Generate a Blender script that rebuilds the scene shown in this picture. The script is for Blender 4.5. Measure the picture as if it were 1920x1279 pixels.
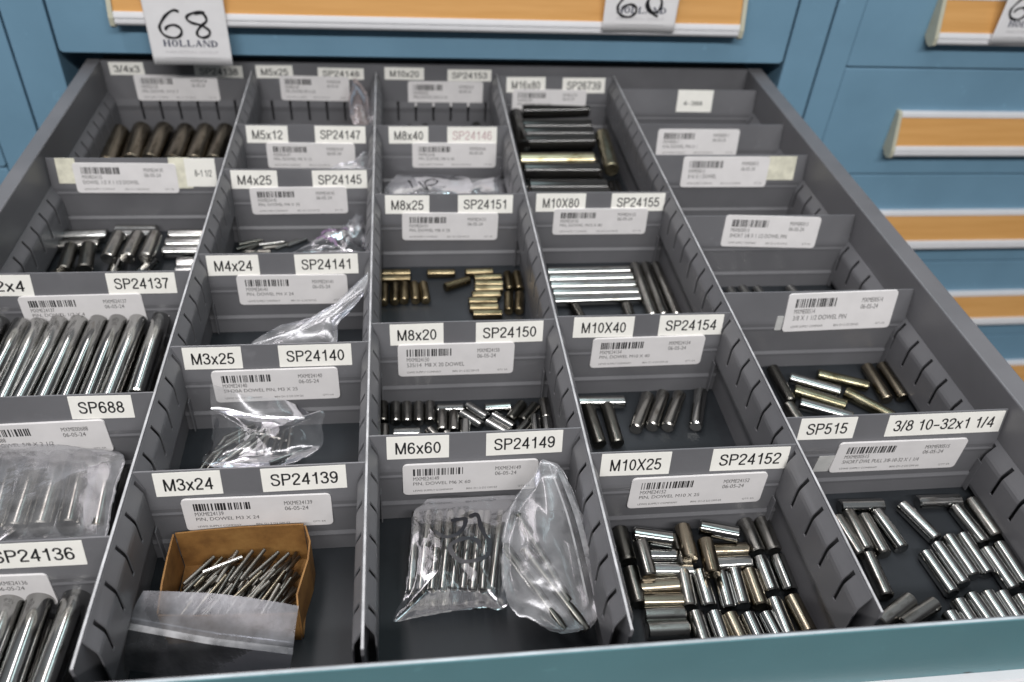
import bpy, bmesh, math, random
from mathutils import Vector, Matrix, noise

# ---------------------------------------------------------------- camera, world, lamps, exposure
for o in list(bpy.data.objects): bpy.data.objects.remove(o)
SC = bpy.context.scene
COL = SC.collection
MM = 0.001
cam_d = bpy.data.cameras.new("camera"); cam = bpy.data.objects.new("camera", cam_d); COL.objects.link(cam)
cam.location = (25.2*MM, -211.5*MM, 386.4*MM)
cam.rotation_euler = (math.radians(49.9634), math.radians(-3.4765), math.radians(-6.4699))
cam_d.sensor_width = 36; cam_d.lens = 1579.98/1920*36
cam_d.clip_start = 0.01; cam_d.clip_end = 50
cam_d.dof.use_dof = True; cam_d.dof.focus_distance = 0.53; cam_d.dof.aperture_fstop = 6.6
SC.camera = cam

W = bpy.data.worlds.new("World"); SC.world = W; W.use_nodes = True
bg = W.node_tree.nodes["Background"]
wt = W.node_tree
tcw = wt.nodes.new('ShaderNodeTexCoord'); sxw = wt.nodes.new('ShaderNodeSeparateXYZ'); rw = wt.nodes.new('ShaderNodeValToRGB')
wt.links.new(tcw.outputs['Generated'], sxw.inputs[0]); wt.links.new(sxw.outputs[2], rw.inputs[0]); wt.links.new(rw.outputs[0], bg.inputs[0])
rw.color_ramp.elements[0].position = 0.0; rw.color_ramp.elements[0].color = (.05, .055, .06, 1)      # dim hall around, paler ceiling overhead
rw.color_ramp.elements[1].position = 0.9; rw.color_ramp.elements[1].color = (.52, .55, .58, 1)
bg.inputs[1].default_value = 0.70

def lamp(name, loc, rot, sx, sy, power, col):
    d = bpy.data.lights.new(name, 'AREA'); d.shape = 'RECTANGLE'; d.size = sx; d.size_y = sy
    d.energy = power; d.color = col
    o = bpy.data.objects.new(name, d); COL.objects.link(o); o.location = loc; o.rotation_euler = rot
    return o
# fluorescent ceiling tubes of the workshop: two long rows over the cabinets, one row behind the photographer
lamp("ceiling_tube_light", (-0.46, 1.7, 1.95), (0, math.radians(-12), 0), 0.26, 4.2, 44, (1.0, 0.94, 0.94))
lamp("ceiling_tube_light", (0.42, 1.7, 1.95), (0, math.radians(10), 0), 0.16, 4.2, 10, (0.74, 0.98, 1.0))
lamp("ceiling_tube_light", (0.0, -1.6, 1.9), (math.radians(38), 0, 0), 2.6, 0.16, 68, (1.0, 0.98, 0.965))

SC.view_settings.view_transform = 'Standard'; SC.view_settings.look = 'None'
SC.view_settings.exposure = 0.1; SC.view_settings.gamma = 1.0; SC.view_settings.use_curve_mapping = False
SC.render.engine = 'CYCLES'
SC.cycles.caustics_reflective = False; SC.cycles.caustics_refractive = False
SC.cycles.transparent_max_bounces = 24; SC.cycles.max_bounces = 10

# ---------------------------------------------------------------- materials
def nm(name):
    m = bpy.data.materials.new(name); m.use_nodes = True
    return m, m.node_tree, m.node_tree.nodes["Principled BSDF"]
def N(t, kind, **kw):
    n = t.nodes.new(kind)
    for k, v in kw.items(): setattr(n, k, v)
    return n
def noise_node(t, scale, detail=4, rough=.55, vec=None, stretch=None):
    tc = N(t, 'ShaderNodeTexCoord')
    src = tc.outputs['Object']
    if stretch:
        mp = N(t, 'ShaderNodeMapping'); mp.inputs['Scale'].default_value = stretch
        t.links.new(src, mp.inputs[0]); src = mp.outputs[0]
    n = N(t, 'ShaderNodeTexNoise'); n.inputs['Scale'].default_value = scale
    n.inputs['Detail'].default_value = detail; n.inputs['Roughness'].default_value = rough
    t.links.new(src, n.inputs['Vector'])
    return n
def ramp(t, fac, stops):
    r = N(t, 'ShaderNodeValToRGB')
    cr = r.color_ramp
    while len(cr.elements) < len(stops): cr.elements.new(.5)
    for e, (p, c) in zip(cr.elements, stops):
        e.position = p; e.color = tuple(c) + (1,) if len(c) == 3 else c
    t.links.new(fac, r.inputs[0]); return r
def mapr(t, v, a, b, c, d):
    m = N(t, 'ShaderNodeMapRange'); m.inputs[1].default_value = a; m.inputs[2].default_value = b
    m.inputs[3].default_value = c; m.inputs[4].default_value = d
    t.links.new(v, m.inputs[0]); return m.outputs[0]
def bump(t, b, h, strength, dist):
    bp = N(t, 'ShaderNodeBump'); bp.inputs['Strength'].default_value = strength; bp.inputs['Distance'].default_value = dist
    t.links.new(h, bp.inputs['Height']); t.links.new(bp.outputs[0], b.inputs['Normal'])

def paint(name, col, rough, var=.12, chips=False):
    m, t, b = nm(name)
    n = noise_node(t, 14, 6)
    c0 = [x*(1-var) for x in col]; c1 = [x*(1+var) for x in col]
    r = ramp(t, n.outputs[0], [(.3, c0), (.7, c1)])
    out = r.outputs[0]
    # thin scuffs in the enamel
    s = noise_node(t, 60, 3, .6, stretch=(1, .12, 1))
    sc = ramp(t, s.outputs[0], [(.66, (0, 0, 0)), (.74, (1, 1, 1))])
    mx = N(t, 'ShaderNodeMixRGB'); mx.blend_type = 'MIX'
    ml = N(t, 'ShaderNodeMath', operation='MULTIPLY'); ml.inputs[1].default_value = .16
    t.links.new(sc.outputs[0], ml.inputs[0]); t.links.new(ml.outputs[0], mx.inputs[0])
    t.links.new(out, mx.inputs[1]); mx.inputs[2].default_value = tuple(min(1, x*1.9+.02) for x in col) + (1,)
    out = mx.outputs[0]
    if chips:   # bare chipped spots along the bend above the handle
        tc = N(t, 'ShaderNodeTexCoord'); sx = N(t, 'ShaderNodeSeparateXYZ'); t.links.new(tc.outputs['Object'], sx.inputs[0])
        d = N(t, 'ShaderNodeMath', operation='SUBTRACT'); t.links.new(sx.outputs[2], d.inputs[0]); d.inputs[1].default_value = -0.0435
        a = N(t, 'ShaderNodeMath', operation='ABSOLUTE'); t.links.new(d.outputs[0], a.inputs[0])
        band = mapr(t, a.outputs[0], 0, .0028, .17, -.2)
        cn = noise_node(t, 95, 5, .6)
        ad = N(t, 'ShaderNodeMath', operation='ADD'); t.links.new(band, ad.inputs[0]); t.links.new(cn.outputs[0], ad.inputs[1])
        cr = ramp(t, ad.outputs[0], [(.72, (0, 0, 0)), (.74, (1, 1, 1))])
        m2 = N(t, 'ShaderNodeMixRGB'); t.links.new(cr.outputs[0], m2.inputs[0]); t.links.new(out, m2.inputs[1])
        m2.inputs[2].default_value = (.02, .02, .02, 1); out = m2.outputs[0]
    t.links.new(out, b.inputs['Base Color'])
    t.links.new(mapr(t, n.outputs[0], .3, .7, rough-.06, rough+.08), b.inputs['Roughness'])
    f = noise_node(t, 900, 2)
    bump(t, b, f.outputs[0], .12, .0004)
    return m
M = {}
M['grey'] = paint('grey_enamel', (.136, .136, .145), .38)
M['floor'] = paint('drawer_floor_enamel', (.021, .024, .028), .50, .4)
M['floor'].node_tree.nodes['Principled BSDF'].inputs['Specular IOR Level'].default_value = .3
M['blue'] = paint('blue_enamel', (.168, .305, .420), .42, .05)
M['blue_shaded'] = paint('blue_enamel_chipped_shaded', (.102, .218, .245), .42, .05, True)  # chipped blue, darkened so the colour carries the shade on the open front

def metal(name, col, rough, metallic=1.0, stain=None, amount=.5, spec=.5):
    m, t, b = nm(name)
    oi = N(t, 'ShaderNodeObjectInfo')
    n = noise_node(t, 170, 4, .6, stretch=(1, 1, .4))
    lo = stain or [c*.7 for c in col]
    r = ramp(t, n.outputs[0], [(.30, lo), (.30+amount*.30, col)])
    hv = N(t, 'ShaderNodeHueSaturation')
    t.links.new(r.outputs[0], hv.inputs['Color'])
    t.links.new(mapr(t, oi.outputs['Random'], 0, 1, .72, 1.12), hv.inputs['Value'])
    t.links.new(hv.outputs[0], b.inputs['Base Color'])
    b.inputs['Metallic'].default_value = metallic
    t.links.new(mapr(t, oi.outputs['Random'], 0, 1, rough-.03, rough+.06), b.inputs['Roughness'])
    b.inputs['Specular IOR Level'].default_value = spec
    return m
M['steel'] = metal('bright_steel', (.42, .42, .41), .135, stain=(.30, .285, .26), amount=.5)
M['dull'] = metal('dull_steel', (.36, .35, .33), .22, stain=(.17, .155, .135), amount=.6)
M['dark'] = metal('dark_oiled_steel', (.17, .165, .15), .27, stain=(.07, .068, .06), amount=.6)
M['gold'] = metal('straw_tinted_steel', (.28, .26, .18), .24, stain=(.11, .09, .045), amount=.7)
M['bronze'] = metal('bronze_stained_steel', (.27, .22, .135), .26, stain=(.08, .058, .03), amount=.9)
M['worn'] = metal('worn_grey_steel', (.30, .285, .26), .40, stain=(.17, .15, .12), amount=.6)
M['brown'] = metal('brown_stained_steel', (.30, .26, .20), .23, stain=(.12, .09, .055), amount=.6)
M['brass'] = metal('yellow_tinted_steel', (.46, .41, .28), .24, stain=(.22, .17, .08), amount=.6)
M['oxide'] = metal('black_oxide_steel', (.013, .012, .011), .09, .0, stain=(.007, .006, .006), amount=.5, spec=.55)

def flat(name, col, rough=.6, var=.05, scale=60, spec=.4):
    m, t, b = nm(name)
    n = noise_node(t, scale, 5)
    r = ramp(t, n.outputs[0], [(.3, [c*(1-var) for c in col]), (.7, [min(1, c*(1+var)) for c in col])])
    t.links.new(r.outputs[0], b.inputs['Base Color']); b.inputs['Roughness'].default_value = rough
    b.inputs['Specular IOR Level'].default_value = spec
    return m
M['alu'] = flat('satin_aluminium', (.70, .70, .72), .28, .02, 60, .8)
M['tape'] = flat('white_label_tape', (.84, .825, .775), .45, .03, 90)
M['sticker'] = flat('white_sticker_paper', (.72, .70, .70), .6, .04, 70)
M['tag'] = flat('white_tag_card', (.80, .79, .80), .6, .03, 50)
M['yellow'] = flat('yellowed_tape', (.70, .68, .56), .35, .18, 120)
M['scrap'] = flat('old_clear_tape', (.50, .50, .49), .3, .1, 120)
M['ink'] = flat('black_ink', (.015, .015, .017), .5)
M['faint'] = flat('pale_print', (.62, .61, .62), .6)
M['fade'] = flat('faded_red_ink', (.55, .42, .42), .6, .3, 400)
M['greyink'] = flat('grey_print', (.10, .095, .095), .6)
M['navy'] = flat('navy_print', (.03, .04, .085), .6)
M['marker'] = flat('black_marker_ink', (.008, .008, .012), .35)
M['cap'] = flat('beige_plastic', (.47, .46, .36), .45, .05)
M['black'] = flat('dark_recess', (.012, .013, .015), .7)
M['purple'] = flat('purple_print', (.20, .13, .22), .4)
def wood():
    m, t, b = nm('handle_card_insert')
    n = noise_node(t, 30, 6, .6, stretch=(.25, 1, 4))
    r = ramp(t, n.outputs[0], [(.25, (.55, .28, .085)), (.75, (.66, .36, .13))])
    t.links.new(r.outputs[0], b.inputs['Base Color']); b.inputs['Roughness'].default_value = .28
    return m
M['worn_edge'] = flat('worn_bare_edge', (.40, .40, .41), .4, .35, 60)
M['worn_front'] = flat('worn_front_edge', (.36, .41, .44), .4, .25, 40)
M['insert'] = wood()
def cardboard():
    m, t, b = nm('brown_cardboard')
    n = noise_node(t, 55, 7, .65)
    r = ramp(t, n.outputs[0], [(.28, (.12, .052, .012)), (.5, (.225, .108, .028)), (.75, (.31, .165, .048))])
    t.links.new(r.outputs[0], b.inputs['Base Color']); b.inputs['Roughness'].default_value = .7
    f = noise_node(t, 300, 4, stretch=(1, 1, .2)); bump(t, b, f.outputs[0], .3, .0006)
    return m
M['card'] = cardboard()
M['cardedge'] = flat('cardboard_edge', (.50, .34, .13), .8, .15, 200)
def film(name, haze, tint=(1, 1, 1), gloss=1.0, rough=.09):
    m = bpy.data.materials.new(name); m.use_nodes = True; t = m.node_tree
    for n in list(t.nodes): t.nodes.remove(n)
    out = N(t, 'ShaderNodeOutputMaterial')
    tr = N(t, 'ShaderNodeBsdfTransparent'); tr.inputs[0].default_value = (.97*tint[0], .97*tint[1], .97*tint[2], 1)
    gl = N(t, 'ShaderNodeBsdfGlossy'); gl.inputs['Roughness'].default_value = rough; gl.inputs[0].default_value = (.95, .95, 1, 1)
    df = N(t, 'ShaderNodeBsdfDiffuse'); df.inputs[0].default_value = (.80*tint[0], .80*tint[1], .82*tint[2], 1)
    tl = N(t, 'ShaderNodeBsdfTranslucent'); tl.inputs[0].default_value = (.8, .8, .8, 1)
    fr = N(t, 'ShaderNodeFresnel'); fr.inputs[0].default_value = 1.5
    n = noise_node(t, 90, 3, .5)
    bp = N(t, 'ShaderNodeBump'); bp.inputs['Strength'].default_value = .25; bp.inputs['Distance'].default_value = .0010
    t.links.new(n.outputs[0], bp.inputs['Height'])
    for s in (gl, fr): t.links.new(bp.outputs[0], s.inputs['Normal'])
    dm = N(t, 'ShaderNodeMixShader'); dm.inputs[0].default_value = .4
    t.links.new(df.outputs[0], dm.inputs[1]); t.links.new(tl.outputs[0], dm.inputs[2])
    m1 = N(t, 'ShaderNodeMixShader')
    t.links.new(mapr(t, n.outputs[0], .35, .7, haze*.5, haze*1.6), m1.inputs[0])
    t.links.new(tr.outputs[0], m1.inputs[1]); t.links.new(dm.outputs[0], m1.inputs[2])
    m2 = N(t, 'ShaderNodeMixShader')
    mu = N(t, 'ShaderNodeMath', operation='MULTIPLY', use_clamp=True); mu.inputs[1].default_value = gloss
    t.links.new(fr.outputs[0], mu.inputs[0]); t.links.new(mu.outputs[0], m2.inputs[0])
    t.links.new(m1.outputs[0], m2.inputs[1]); t.links.new(gl.outputs[0], m2.inputs[2])
    t.links.new(m2.outputs[0], out.inputs[0])
    return m
M['film'] = film('clear_bag_film', .035, gloss=.7, rough=.12)
M['filmclear'] = film('thin_clear_film', .006, gloss=.35, rough=.10)
M['filmsoft'] = film('soft_bag_film', .13, (.80, .80, .80), gloss=.35, rough=.2)
M['filmhazy'] = film('milky_bag_film', .15, gloss=1.3, rough=.20)
M['filmgrey'] = film('grey_bag_film', .25, (.50, .52, .55), 1.1, .30)
M['filmbody'] = film('bag_body_film', .10, (.46, .48, .50), 1.2, .30)
M['filmpink'] = film('dusty_bag_film', .36, (.75, .66, .63), .5)
M['zip'] = film('zip_strip_film', .45, gloss=2.0)

# ---------------------------------------------------------------- helpers
def obj(name, verts, faces, mat, parent=None, smooth=False, mmscale=True):
    me = bpy.data.meshes.new(name)
    if mmscale: verts = [(v[0]*MM, v[1]*MM, v[2]*MM) for v in verts]
    me.from_pydata(verts, [], faces); me.update()
    bm = bmesh.new(); bm.from_mesh(me); bmesh.ops.recalc_face_normals(bm, faces=bm.faces); bm.to_mesh(me); bm.free()
    if smooth:
        for p in me.polygons: p.use_smooth = True
    me.materials.append(M[mat])
    o = bpy.data.objects.new(name, me); COL.objects.link(o)
    if parent:
        o.parent = parent
        o.matrix_parent_inverse = Matrix.Translation(-parent.location)
    return o
def tag(o, label, cat, group=None):
    o['label'] = label; o['category'] = cat
    if group: o['group'] = group
    return o
def thing(name, loc, label, cat, group=None):
    o = bpy.data.objects.new(name, None); COL.objects.link(o); o.location = tuple(c*MM for c in loc)
    o.empty_display_size = .01
    return tag(o, label, cat, group)
class MB:
    def __init__(s): s.v = []; s.f = []
    def add(s, vs, fs):
        b = len(s.v); s.v += [tuple(v) for v in vs]; s.f += [tuple(i+b for i in f) for f in fs]
    def box(s, x0, x1, y0, y1, z0, z1, bev=0):
        if bev <= 0:
            s.add([(x, y, z) for x in (x0, x1) for y in (y0, y1) for z in (z0, z1)],
                  [(0, 1, 3, 2), (4, 6, 7, 5), (0, 4, 5, 1), (2, 3, 7, 6), (0, 2, 6, 4), (1, 5, 7, 3)])
        else:
            bm = bmesh.new(); bmesh.ops.create_cube(bm, size=1)
            for v in bm.verts: v.co = Vector(((x0+x1)/2+v.co.x*(x1-x0), (y0+y1)/2+v.co.y*(y1-y0), (z0+z1)/2+v.co.z*(z1-z0)))
            bmesh.ops.bevel(bm, geom=list(bm.edges), offset=bev, segments=2, profile=.5, affect='EDGES')
            bm.verts.index_update()
            s.add([v.co[:] for v in bm.verts], [[v.index for v in f.verts] for f in bm.faces]); bm.free()
    def prism(s, poly, fn, a, b):          # polygon in 2-D swept from a to b; fn(p,q,t)->xyz
        n = len(poly)
        s.add([fn(p, q, a) for p, q in poly] + [fn(p, q, b) for p, q in poly],
              [tuple(range(n))[::-1], tuple(range(n, 2*n))] + [(i, (i+1) % n, n+(i+1) % n, n+i) for i in range(n)])
    def make(s, name, mat, parent=None, smooth=False): return obj(name, s.v, s.f, mat, parent, smooth)

# plain grotesque capitals and figures of the label tapes, as pen strokes in a box one cap-height tall
GL = {
 '0': (.56, [('e', .28, .5, .205, .43)]),
 '1': (.56, [('l', (.36, 0), (.36, 1)), ('c', (.345, .93), (.30, .80), (.22, .745), (.10, .73))]),
 '2': (.56, [('c', (.07, .68), (.09, .82), (.18, .91), (.29, .935), (.41, .90), (.49, .79), (.48, .66), (.40, .52), (.25, .36), (.12, .2), (.075, .065)), ('l', (.04, .065), (.52, .065))]),
 '3': (.56, [('c', (.07, .72), (.11, .87), (.22, .935), (.34, .93), (.45, .84), (.45, .68), (.36, .57), (.22, .535)), ('c', (.22, .535), (.38, .51), (.49, .40), (.49, .22), (.39, .09), (.26, .065), (.13, .11), (.06, .28))]),
 '4': (.58, [('l', (.42, 0), (.42, 1)), ('l', (.44, .96), (.06, .27)), ('l', (.02, .29), (.57, .29))]),
 '5': (.56, [('l', (.49, .935), (.12, .935)), ('l', (.15, .97), (.085, .46)), ('c', (.08, .49), (.18, .58), (.29, .60), (.42, .53), (.49, .37), (.46, .2), (.37, .09), (.25, .065), (.12, .12), (.055, .26))]),
 '6': (.56, [('c', (.47, .74), (.40, .90), (.27, .935), (.14, .85), (.08, .65), (.07, .40), (.10, .2), (.20, .08), (.31, .065), (.43, .13), (.49, .31), (.43, .50), (.30, .58), (.18, .54), (.09, .40))]),
 '7': (.56, [('l', (.03, .935), (.53, .935)), ('c', (.49, .92), (.36, .66), (.26, .36), (.21, 0))]),
 '8': (.56, [('e', .28, .735, .17, .195), ('e', .28, .295, .21, .23)]),
 '9': (.56, [('c', (.09, .26), (.16, .10), (.29, .065), (.42, .15), (.48, .35), (.49, .60), (.46, .80), (.36, .92), (.25, .935), (.13, .87), (.07, .69), (.13, .50), (.26, .42), (.38, .46), (.47, .60))]),
 'M': (.83, [('l', (.10, 0), (.10, 1)), ('l', (.10, 1), (.415, .03)), ('l', (.73, 1), (.415, .03)), ('l', (.73, 0), (.73, 1))]),
 'S': (.66, [('c', (.57, .70), (.53, .87), (.42, .935), (.28, .935), (.15, .87), (.11, .74), (.16, .62), (.32, .54), (.48, .47), (.58, .36), (.57, .20), (.46, .08), (.31, .06), (.16, .10), (.07, .30))]),
 'P': (.66, [('l', (.10, 0), (.10, 1)), ('l', (.06, .935), (.40, .935)), ('c', (.38, .935), (.50, .91), (.58, .82), (.585, .70), (.54, .56), (.38, .49)), ('l', (.40, .49), (.08, .49))]),
 'x': (.52, [('l', (.05, 0), (.47, .72)), ('l', (.47, 0), (.05, .72))]), 'X': (.68, [('l', (.06, 0), (.62, 1)), ('l', (.62, 0), (.06, 1))]),
 '/': (.30, [('l', (.02, -.02), (.28, 1.0))]), '-': (.52, [('l', (.03, .40), (.49, .40))]), ' ': (.25, [])}
_gc = {}
def tape_text(s):
    if s in _gc: return _gc[s]
    V = []; F = []; x = 0
    for ch in s:
        w, st = GL[ch]
        for q in st:
            if q[0] == 'l': vs, fs = bar(q[1], q[2], .128)
            elif q[0] == 'c': vs, fs = ribbon(q[1:], .128, sub=4, even=True)
            else:
                k = 28; vs = []
                for j in range(k):
                    a = 2*math.pi*j/k
                    for sg in (1, -1): vs.append((q[1]+(q[3]+sg*.064)*math.cos(a), q[2]+(q[4]+sg*.064)*math.sin(a)))
                fs = [(2*j, 2*j+1, (2*j+3) % (2*k), (2*j+2) % (2*k)) for j in range(k)]
            b = len(V); V += [(x+p[0], p[1]) for p in vs]; F += [tuple(i+b for i in f) for f in fs]
        x += w+.065
    _gc[s] = ([(p[0]/(x-.065), p[1]) for p in V], F)
    return _gc[s]
def bar(a, b, w):
    a = Vector(a); b = Vector(b); d = (b-a).normalized(); n = Vector((-d.y, d.x))*w/2
    return [tuple(a+n), tuple(a-n), tuple(b-n), tuple(b+n)], [(0, 1, 2, 3)]
_tc = {}
def text2d(s, bold=.0):
    """outline font text as flat triangles, normalised so that x and y run 0..1"""
    k = (s, bold)
    if k not in _tc:
        c = bpy.data.curves.new('lettering', 'FONT'); c.body = s; c.size = 1; c.resolution_u = 3; c.offset = bold
        o = bpy.data.objects.new('lettering', c)
        COL.objects.link(o)
        me = bpy.data.meshes.new_from_object(o.evaluated_get(bpy.context.evaluated_depsgraph_get()))
        vs = [(v.co.x, v.co.y) for v in me.vertices]; fs = [tuple(p.vertices) for p in me.polygons]
        bpy.data.objects.remove(o); bpy.data.curves.remove(c); bpy.data.meshes.remove(me)
        x0 = min(v[0] for v in vs); x1 = max(v[0] for v in vs); y0 = min(v[1] for v in vs); y1 = max(v[1] for v in vs)
        _tc[k] = ([((x-x0)/(x1-x0), (y-y0)/(y1-y0)) for x, y in vs], fs)
    return _tc[k]
def ribbon(pts, w, closed=False, sub=5, even=False):
    """flat pen stroke through 2-D points -> verts, faces"""
    P = [Vector(p) for p in pts]; out = []
    n = len(P)
    for i in range(n-1):
        p0, p1, p2, p3 = P[max(i-1, 0)], P[i], P[i+1], P[min(i+2, n-1)]
        for k in range(sub):
            t = k/sub
            out.append(.5*((2*p1)+(p2-p0)*t+(2*p0-5*p1+4*p2-p3)*t*t+(3*p1-p0-3*p2+p3)*t**3))
    out.append(P[-1])
    vs = []; fs = []
    for i, p in enumerate(out):
        d = out[min(i+1, len(out)-1)]-out[max(i-1, 0)]
        if d.length < 1e-9: d = Vector((1, 0))
        d.normalize(); nrm = Vector((-d.y, d.x))
        ww = w*(.5+.08*math.sin(i*.7))
        if i in (0, len(out)-1): ww *= .6
        if even: ww = w*.5
        vs += [tuple(p+nrm*ww), tuple(p-nrm*ww)]
    for i in range(len(out)-1): fs.append((2*i, 2*i+1, 2*i+3, 2*i+2))
    return vs, fs

# ---------------------------------------------------------------- the cabinets
YF = 703.0
D1, D3, D4 = -135.3, 136.1, 272.8
XL, XR = -293.0, 434.9
def round_rect(x0, x1, z0, z1, r, n=5):
    pts = []
    for cx, cz, a in ((x1-r, z1-r, 0), (x0+r, z1-r, 90), (x0+r, z0+r, 180), (x1-r, z0+r, 270)):
        for i in range(n+1):
            t = math.radians(a+90*i/n); pts.append((cx+r*math.cos(t), cz+r*math.sin(t)))
    return pts
def handle(parent, xl, xr, zt, y):
    """pull handle: aluminium channel with a card insert between two plastic end caps; zt = its top"""
    def S(p, q, t): return (t, y+p, zt+q)
    ch = MB()
    ch.prism([(0, -.5), (-5.5, -.5), (-6.5, -2), (-7.2, -6.5), (-5.2, -6.5), (0, -2)], S, xl+4, xr-4)       # upper lip
    ch.prism([(-14.0, -40.5), (-17.6, -40.5), (-18.8, -44), (-19.2, -46.2), (-17.2, -47.2), (-18.6, -48.6), (-18.8, -51.5), (-17, -54), (-12, -54.3), (-6, -52), (0, -46.5), (0, -44), (-8, -43.5)], S, xl+4, xr-4)   # lower grip
    ch.make('handle_channel', 'alu', parent)
    ins = MB(); ins.prism([(-4.9, -6.5), (-6.2, -6.5), (-15.8, -40.8), (-14.2, -40.8)], S, xl+4.2, xr-4.2)
    ins.make('card_insert', 'insert', parent)
    for a, b in ((xl, xl+4.6), (xr-4.6, xr)):
        c = MB(); c.prism([(0, .5), (-6, .5), (-8, -1), (-20.5, -46), (-20, -54), (-16, -57), (-9, -56.5), (0, -50)], S, a, b)
        c.make('end_cap', 'cap', parent)
def drawer_front(name, x0, x1, z0, z1, label, hx=None, group=None, r=4.5):
    t = thing(name, ((x0+x1)/2, YF+9, z0), label, 'drawer', group)
    p = MB(); p.prism(round_rect(x0, x1, z0, z1, r), lambda p_, q, y: (p_, y, q), YF, YF+18)
    f = p.make('front_panel', 'blue', t)
    bv = f.modifiers.new('edge_round', 'BEVEL'); bv.width = .0009; bv.segments = 2; bv.limit_method = 'ANGLE'
    if hx: handle(t, hx[0], hx[1], z1-51.5, YF)
    return t
def cabinet(label, stiles, x0, x1, z0, z1, loc, hollow=None):
    t = thing('tool_cabinet', loc, label, 'cabinet')
    for a, b in stiles:
        m = MB(); m.box(a, b, YF, 1290, z0, z1, .8); m.make('side_post', 'blue', t)
    c = MB()
    c.box(x0, x1, 1292, 1300, z0, z1); c.make('back_panel', 'blue', t)
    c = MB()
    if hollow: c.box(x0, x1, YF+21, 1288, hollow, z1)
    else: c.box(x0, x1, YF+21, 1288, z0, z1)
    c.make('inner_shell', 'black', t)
    return t
ZT, ZB = 330, -640
cabinet('blue steel tool cabinet in the middle that holds the open drawer', [(-371.5, -328.6), (470.8, 512.6)], -328, 470, ZB, ZT, (70, 1000, ZB), hollow=26)
cabinet('blue steel cabinet beyond the open drawer at the left edge', [(-417, -374)], -900, -418, ZB, ZT, (-640, 1000, ZB))
cabinet('blue steel cabinet on the right with a column of closed drawers', [(515.4, 548.0)], 549, 1150, ZB, ZT, (840, 1000, ZB))
drawer_front('closed_drawer', -325.8, 468, 22.3, 164, 'closed blue drawer directly above the open drawer with two white tags', (-262.5, 404))
# second drawer down in the middle cabinet is the open one; left cabinet
drawer_front('closed_drawer', -900, -418.4, -111, 140, 'closed blue drawer of the left cabinet, the upper one', None, 'drawers of the left cabinet')
drawer_front('closed_drawer', -900, -418.4, -360, -113.4, 'closed blue drawer of the left cabinet, below the thin seam', None, 'drawers of the left cabinet')
zs = [161.0, 19.2, -122.5, -262.0, -404.0, -546.0]
words = ['topmost of the right cabinet, with a white tag on its handle', 'second from the top of the right cabinet', 'third from the top of the right cabinet', 'fourth from the top of the right cabinet', 'fifth from the top, cut off by the photo edge']
for i in range(5):
    drawer_front('closed_drawer', 548.5, 1150, zs[i+1]+1.1, zs[i]-1.1, 'closed blue drawer, '+words[i], (632, 1066), 'drawers of the right cabinet', 1.5)

# ---------------------------------------------------------------- the open drawer
FL = -75.3
drawer = thing('open_drawer', (70, 350, FL), 'open grey drawer with blue front, full of divided compartments', 'drawer')
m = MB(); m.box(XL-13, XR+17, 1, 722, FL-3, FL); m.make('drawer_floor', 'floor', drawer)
for x0, x1 in ((XL-14.2, XL), (XR, XR+17.8)):
    m = MB(); m.box(x0, x1, -.2, 722, FL-8, 9, 1.2); m.make('side_wall', 'grey', drawer)
# back wall with its slots (real slits through a double wall)
ys = sorted(set([XL] + sum([[x-1.3, x+1.3] for x in [-260.5+20.3*k for k in range(34)]], []) + [XR]))
zz = [FL, -59, -49.3, -48.2, -42, -35, 6.5]
v = []; f = []
off = {FL: 0, -59: 0, -49.3: 0, -48.2: 0, -42: 0, -35: 0, 6.5: 0}
for x in ys:
    for z in zz: v.append((x, 718-(1.2 if z == -42 else 0), z))
nz = len(zz)
for i in range(len(ys)-1):
    slit = abs((ys[i+1]-ys[i])-2.6) < .05
    for j in range(nz-1):
        if slit and 1 <= j <= 4: continue
        a = i*nz+j; f.append((a, a+nz, a+nz+1, a+1))
bw = obj('back_wall', v, f, 'grey', drawer)
sd = bw.modifiers.new('sheet', 'SOLIDIFY'); sd.thickness = .0008; sd.offset = -1
m = MB(); m.box(XL, XR, 731.3, 733, FL, 6.5); m.box(XL, XR, 717.5, 733, 6.52, 8.0); m.make('back_wall_lining', 'grey', drawer)
m = MB(); m.box(XL-19, XR+24, -2.6, -.3, -135, 9.2, .7); m.make('front_panel', 'blue_shaded', drawer)
m = MB(); m.box(XL, XR, -.28, .4, FL, 8.6); m.make('front_lining', 'grey', drawer)
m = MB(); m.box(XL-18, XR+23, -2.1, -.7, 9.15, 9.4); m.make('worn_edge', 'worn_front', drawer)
handle(drawer, -255, 392, 9-53.0, -2.7)

def slot_strip(name, wx, sgn, slits, y0, y1, zoff, w, parent, mat='grey'):
    """bulging slotted channel fixed to a wall face at x=wx, bulging towards sgn"""
    prof = [(.05, -.6), (w*.22, -3.2), (w*.78, -9.6), (w*.93, -11.6), (w, -14.2), (w, -22), (w, -29.5), (w, -40), (w*.9, -43), (.05, -47.5)]
    S0, S1 = 1, 6
    hw = 1.55
    yy = [y0]; fl = []
    for s in sorted(slits):
        if s-hw <= yy[-1]+.5 or s+hw >= y1-.5: continue
        yy += [s-hw, s+hw]
    yy.append(y1)
    n = len(prof); v = []; f = []
    for y in yy:
        for p, z in prof: v.append((wx+sgn*p, y, z+zoff))
    for i in range(len(yy)-1):
        slit = i % 2 == 1
        for j in range(n-1):
            if slit and S0 <= j < S1: continue
            a = i*n+j; f.append((a, a+n, a+n+1, a+1))
    o = obj(name, v, f, mat, parent, True)
    for p in o.data.polygons: p.use_smooth = False
    sd = o.modifiers.new('sheet', 'SOLIDIFY'); sd.thickness = .0009; sd.offset = 0
    return o
def grid_slits(base): return [base+22.5*k for k in range(-8, 30)]
slot_strip('slot_strip', XL, 1, grid_slits(84.4), 6, 716, -25, 6.0, drawer)
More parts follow.
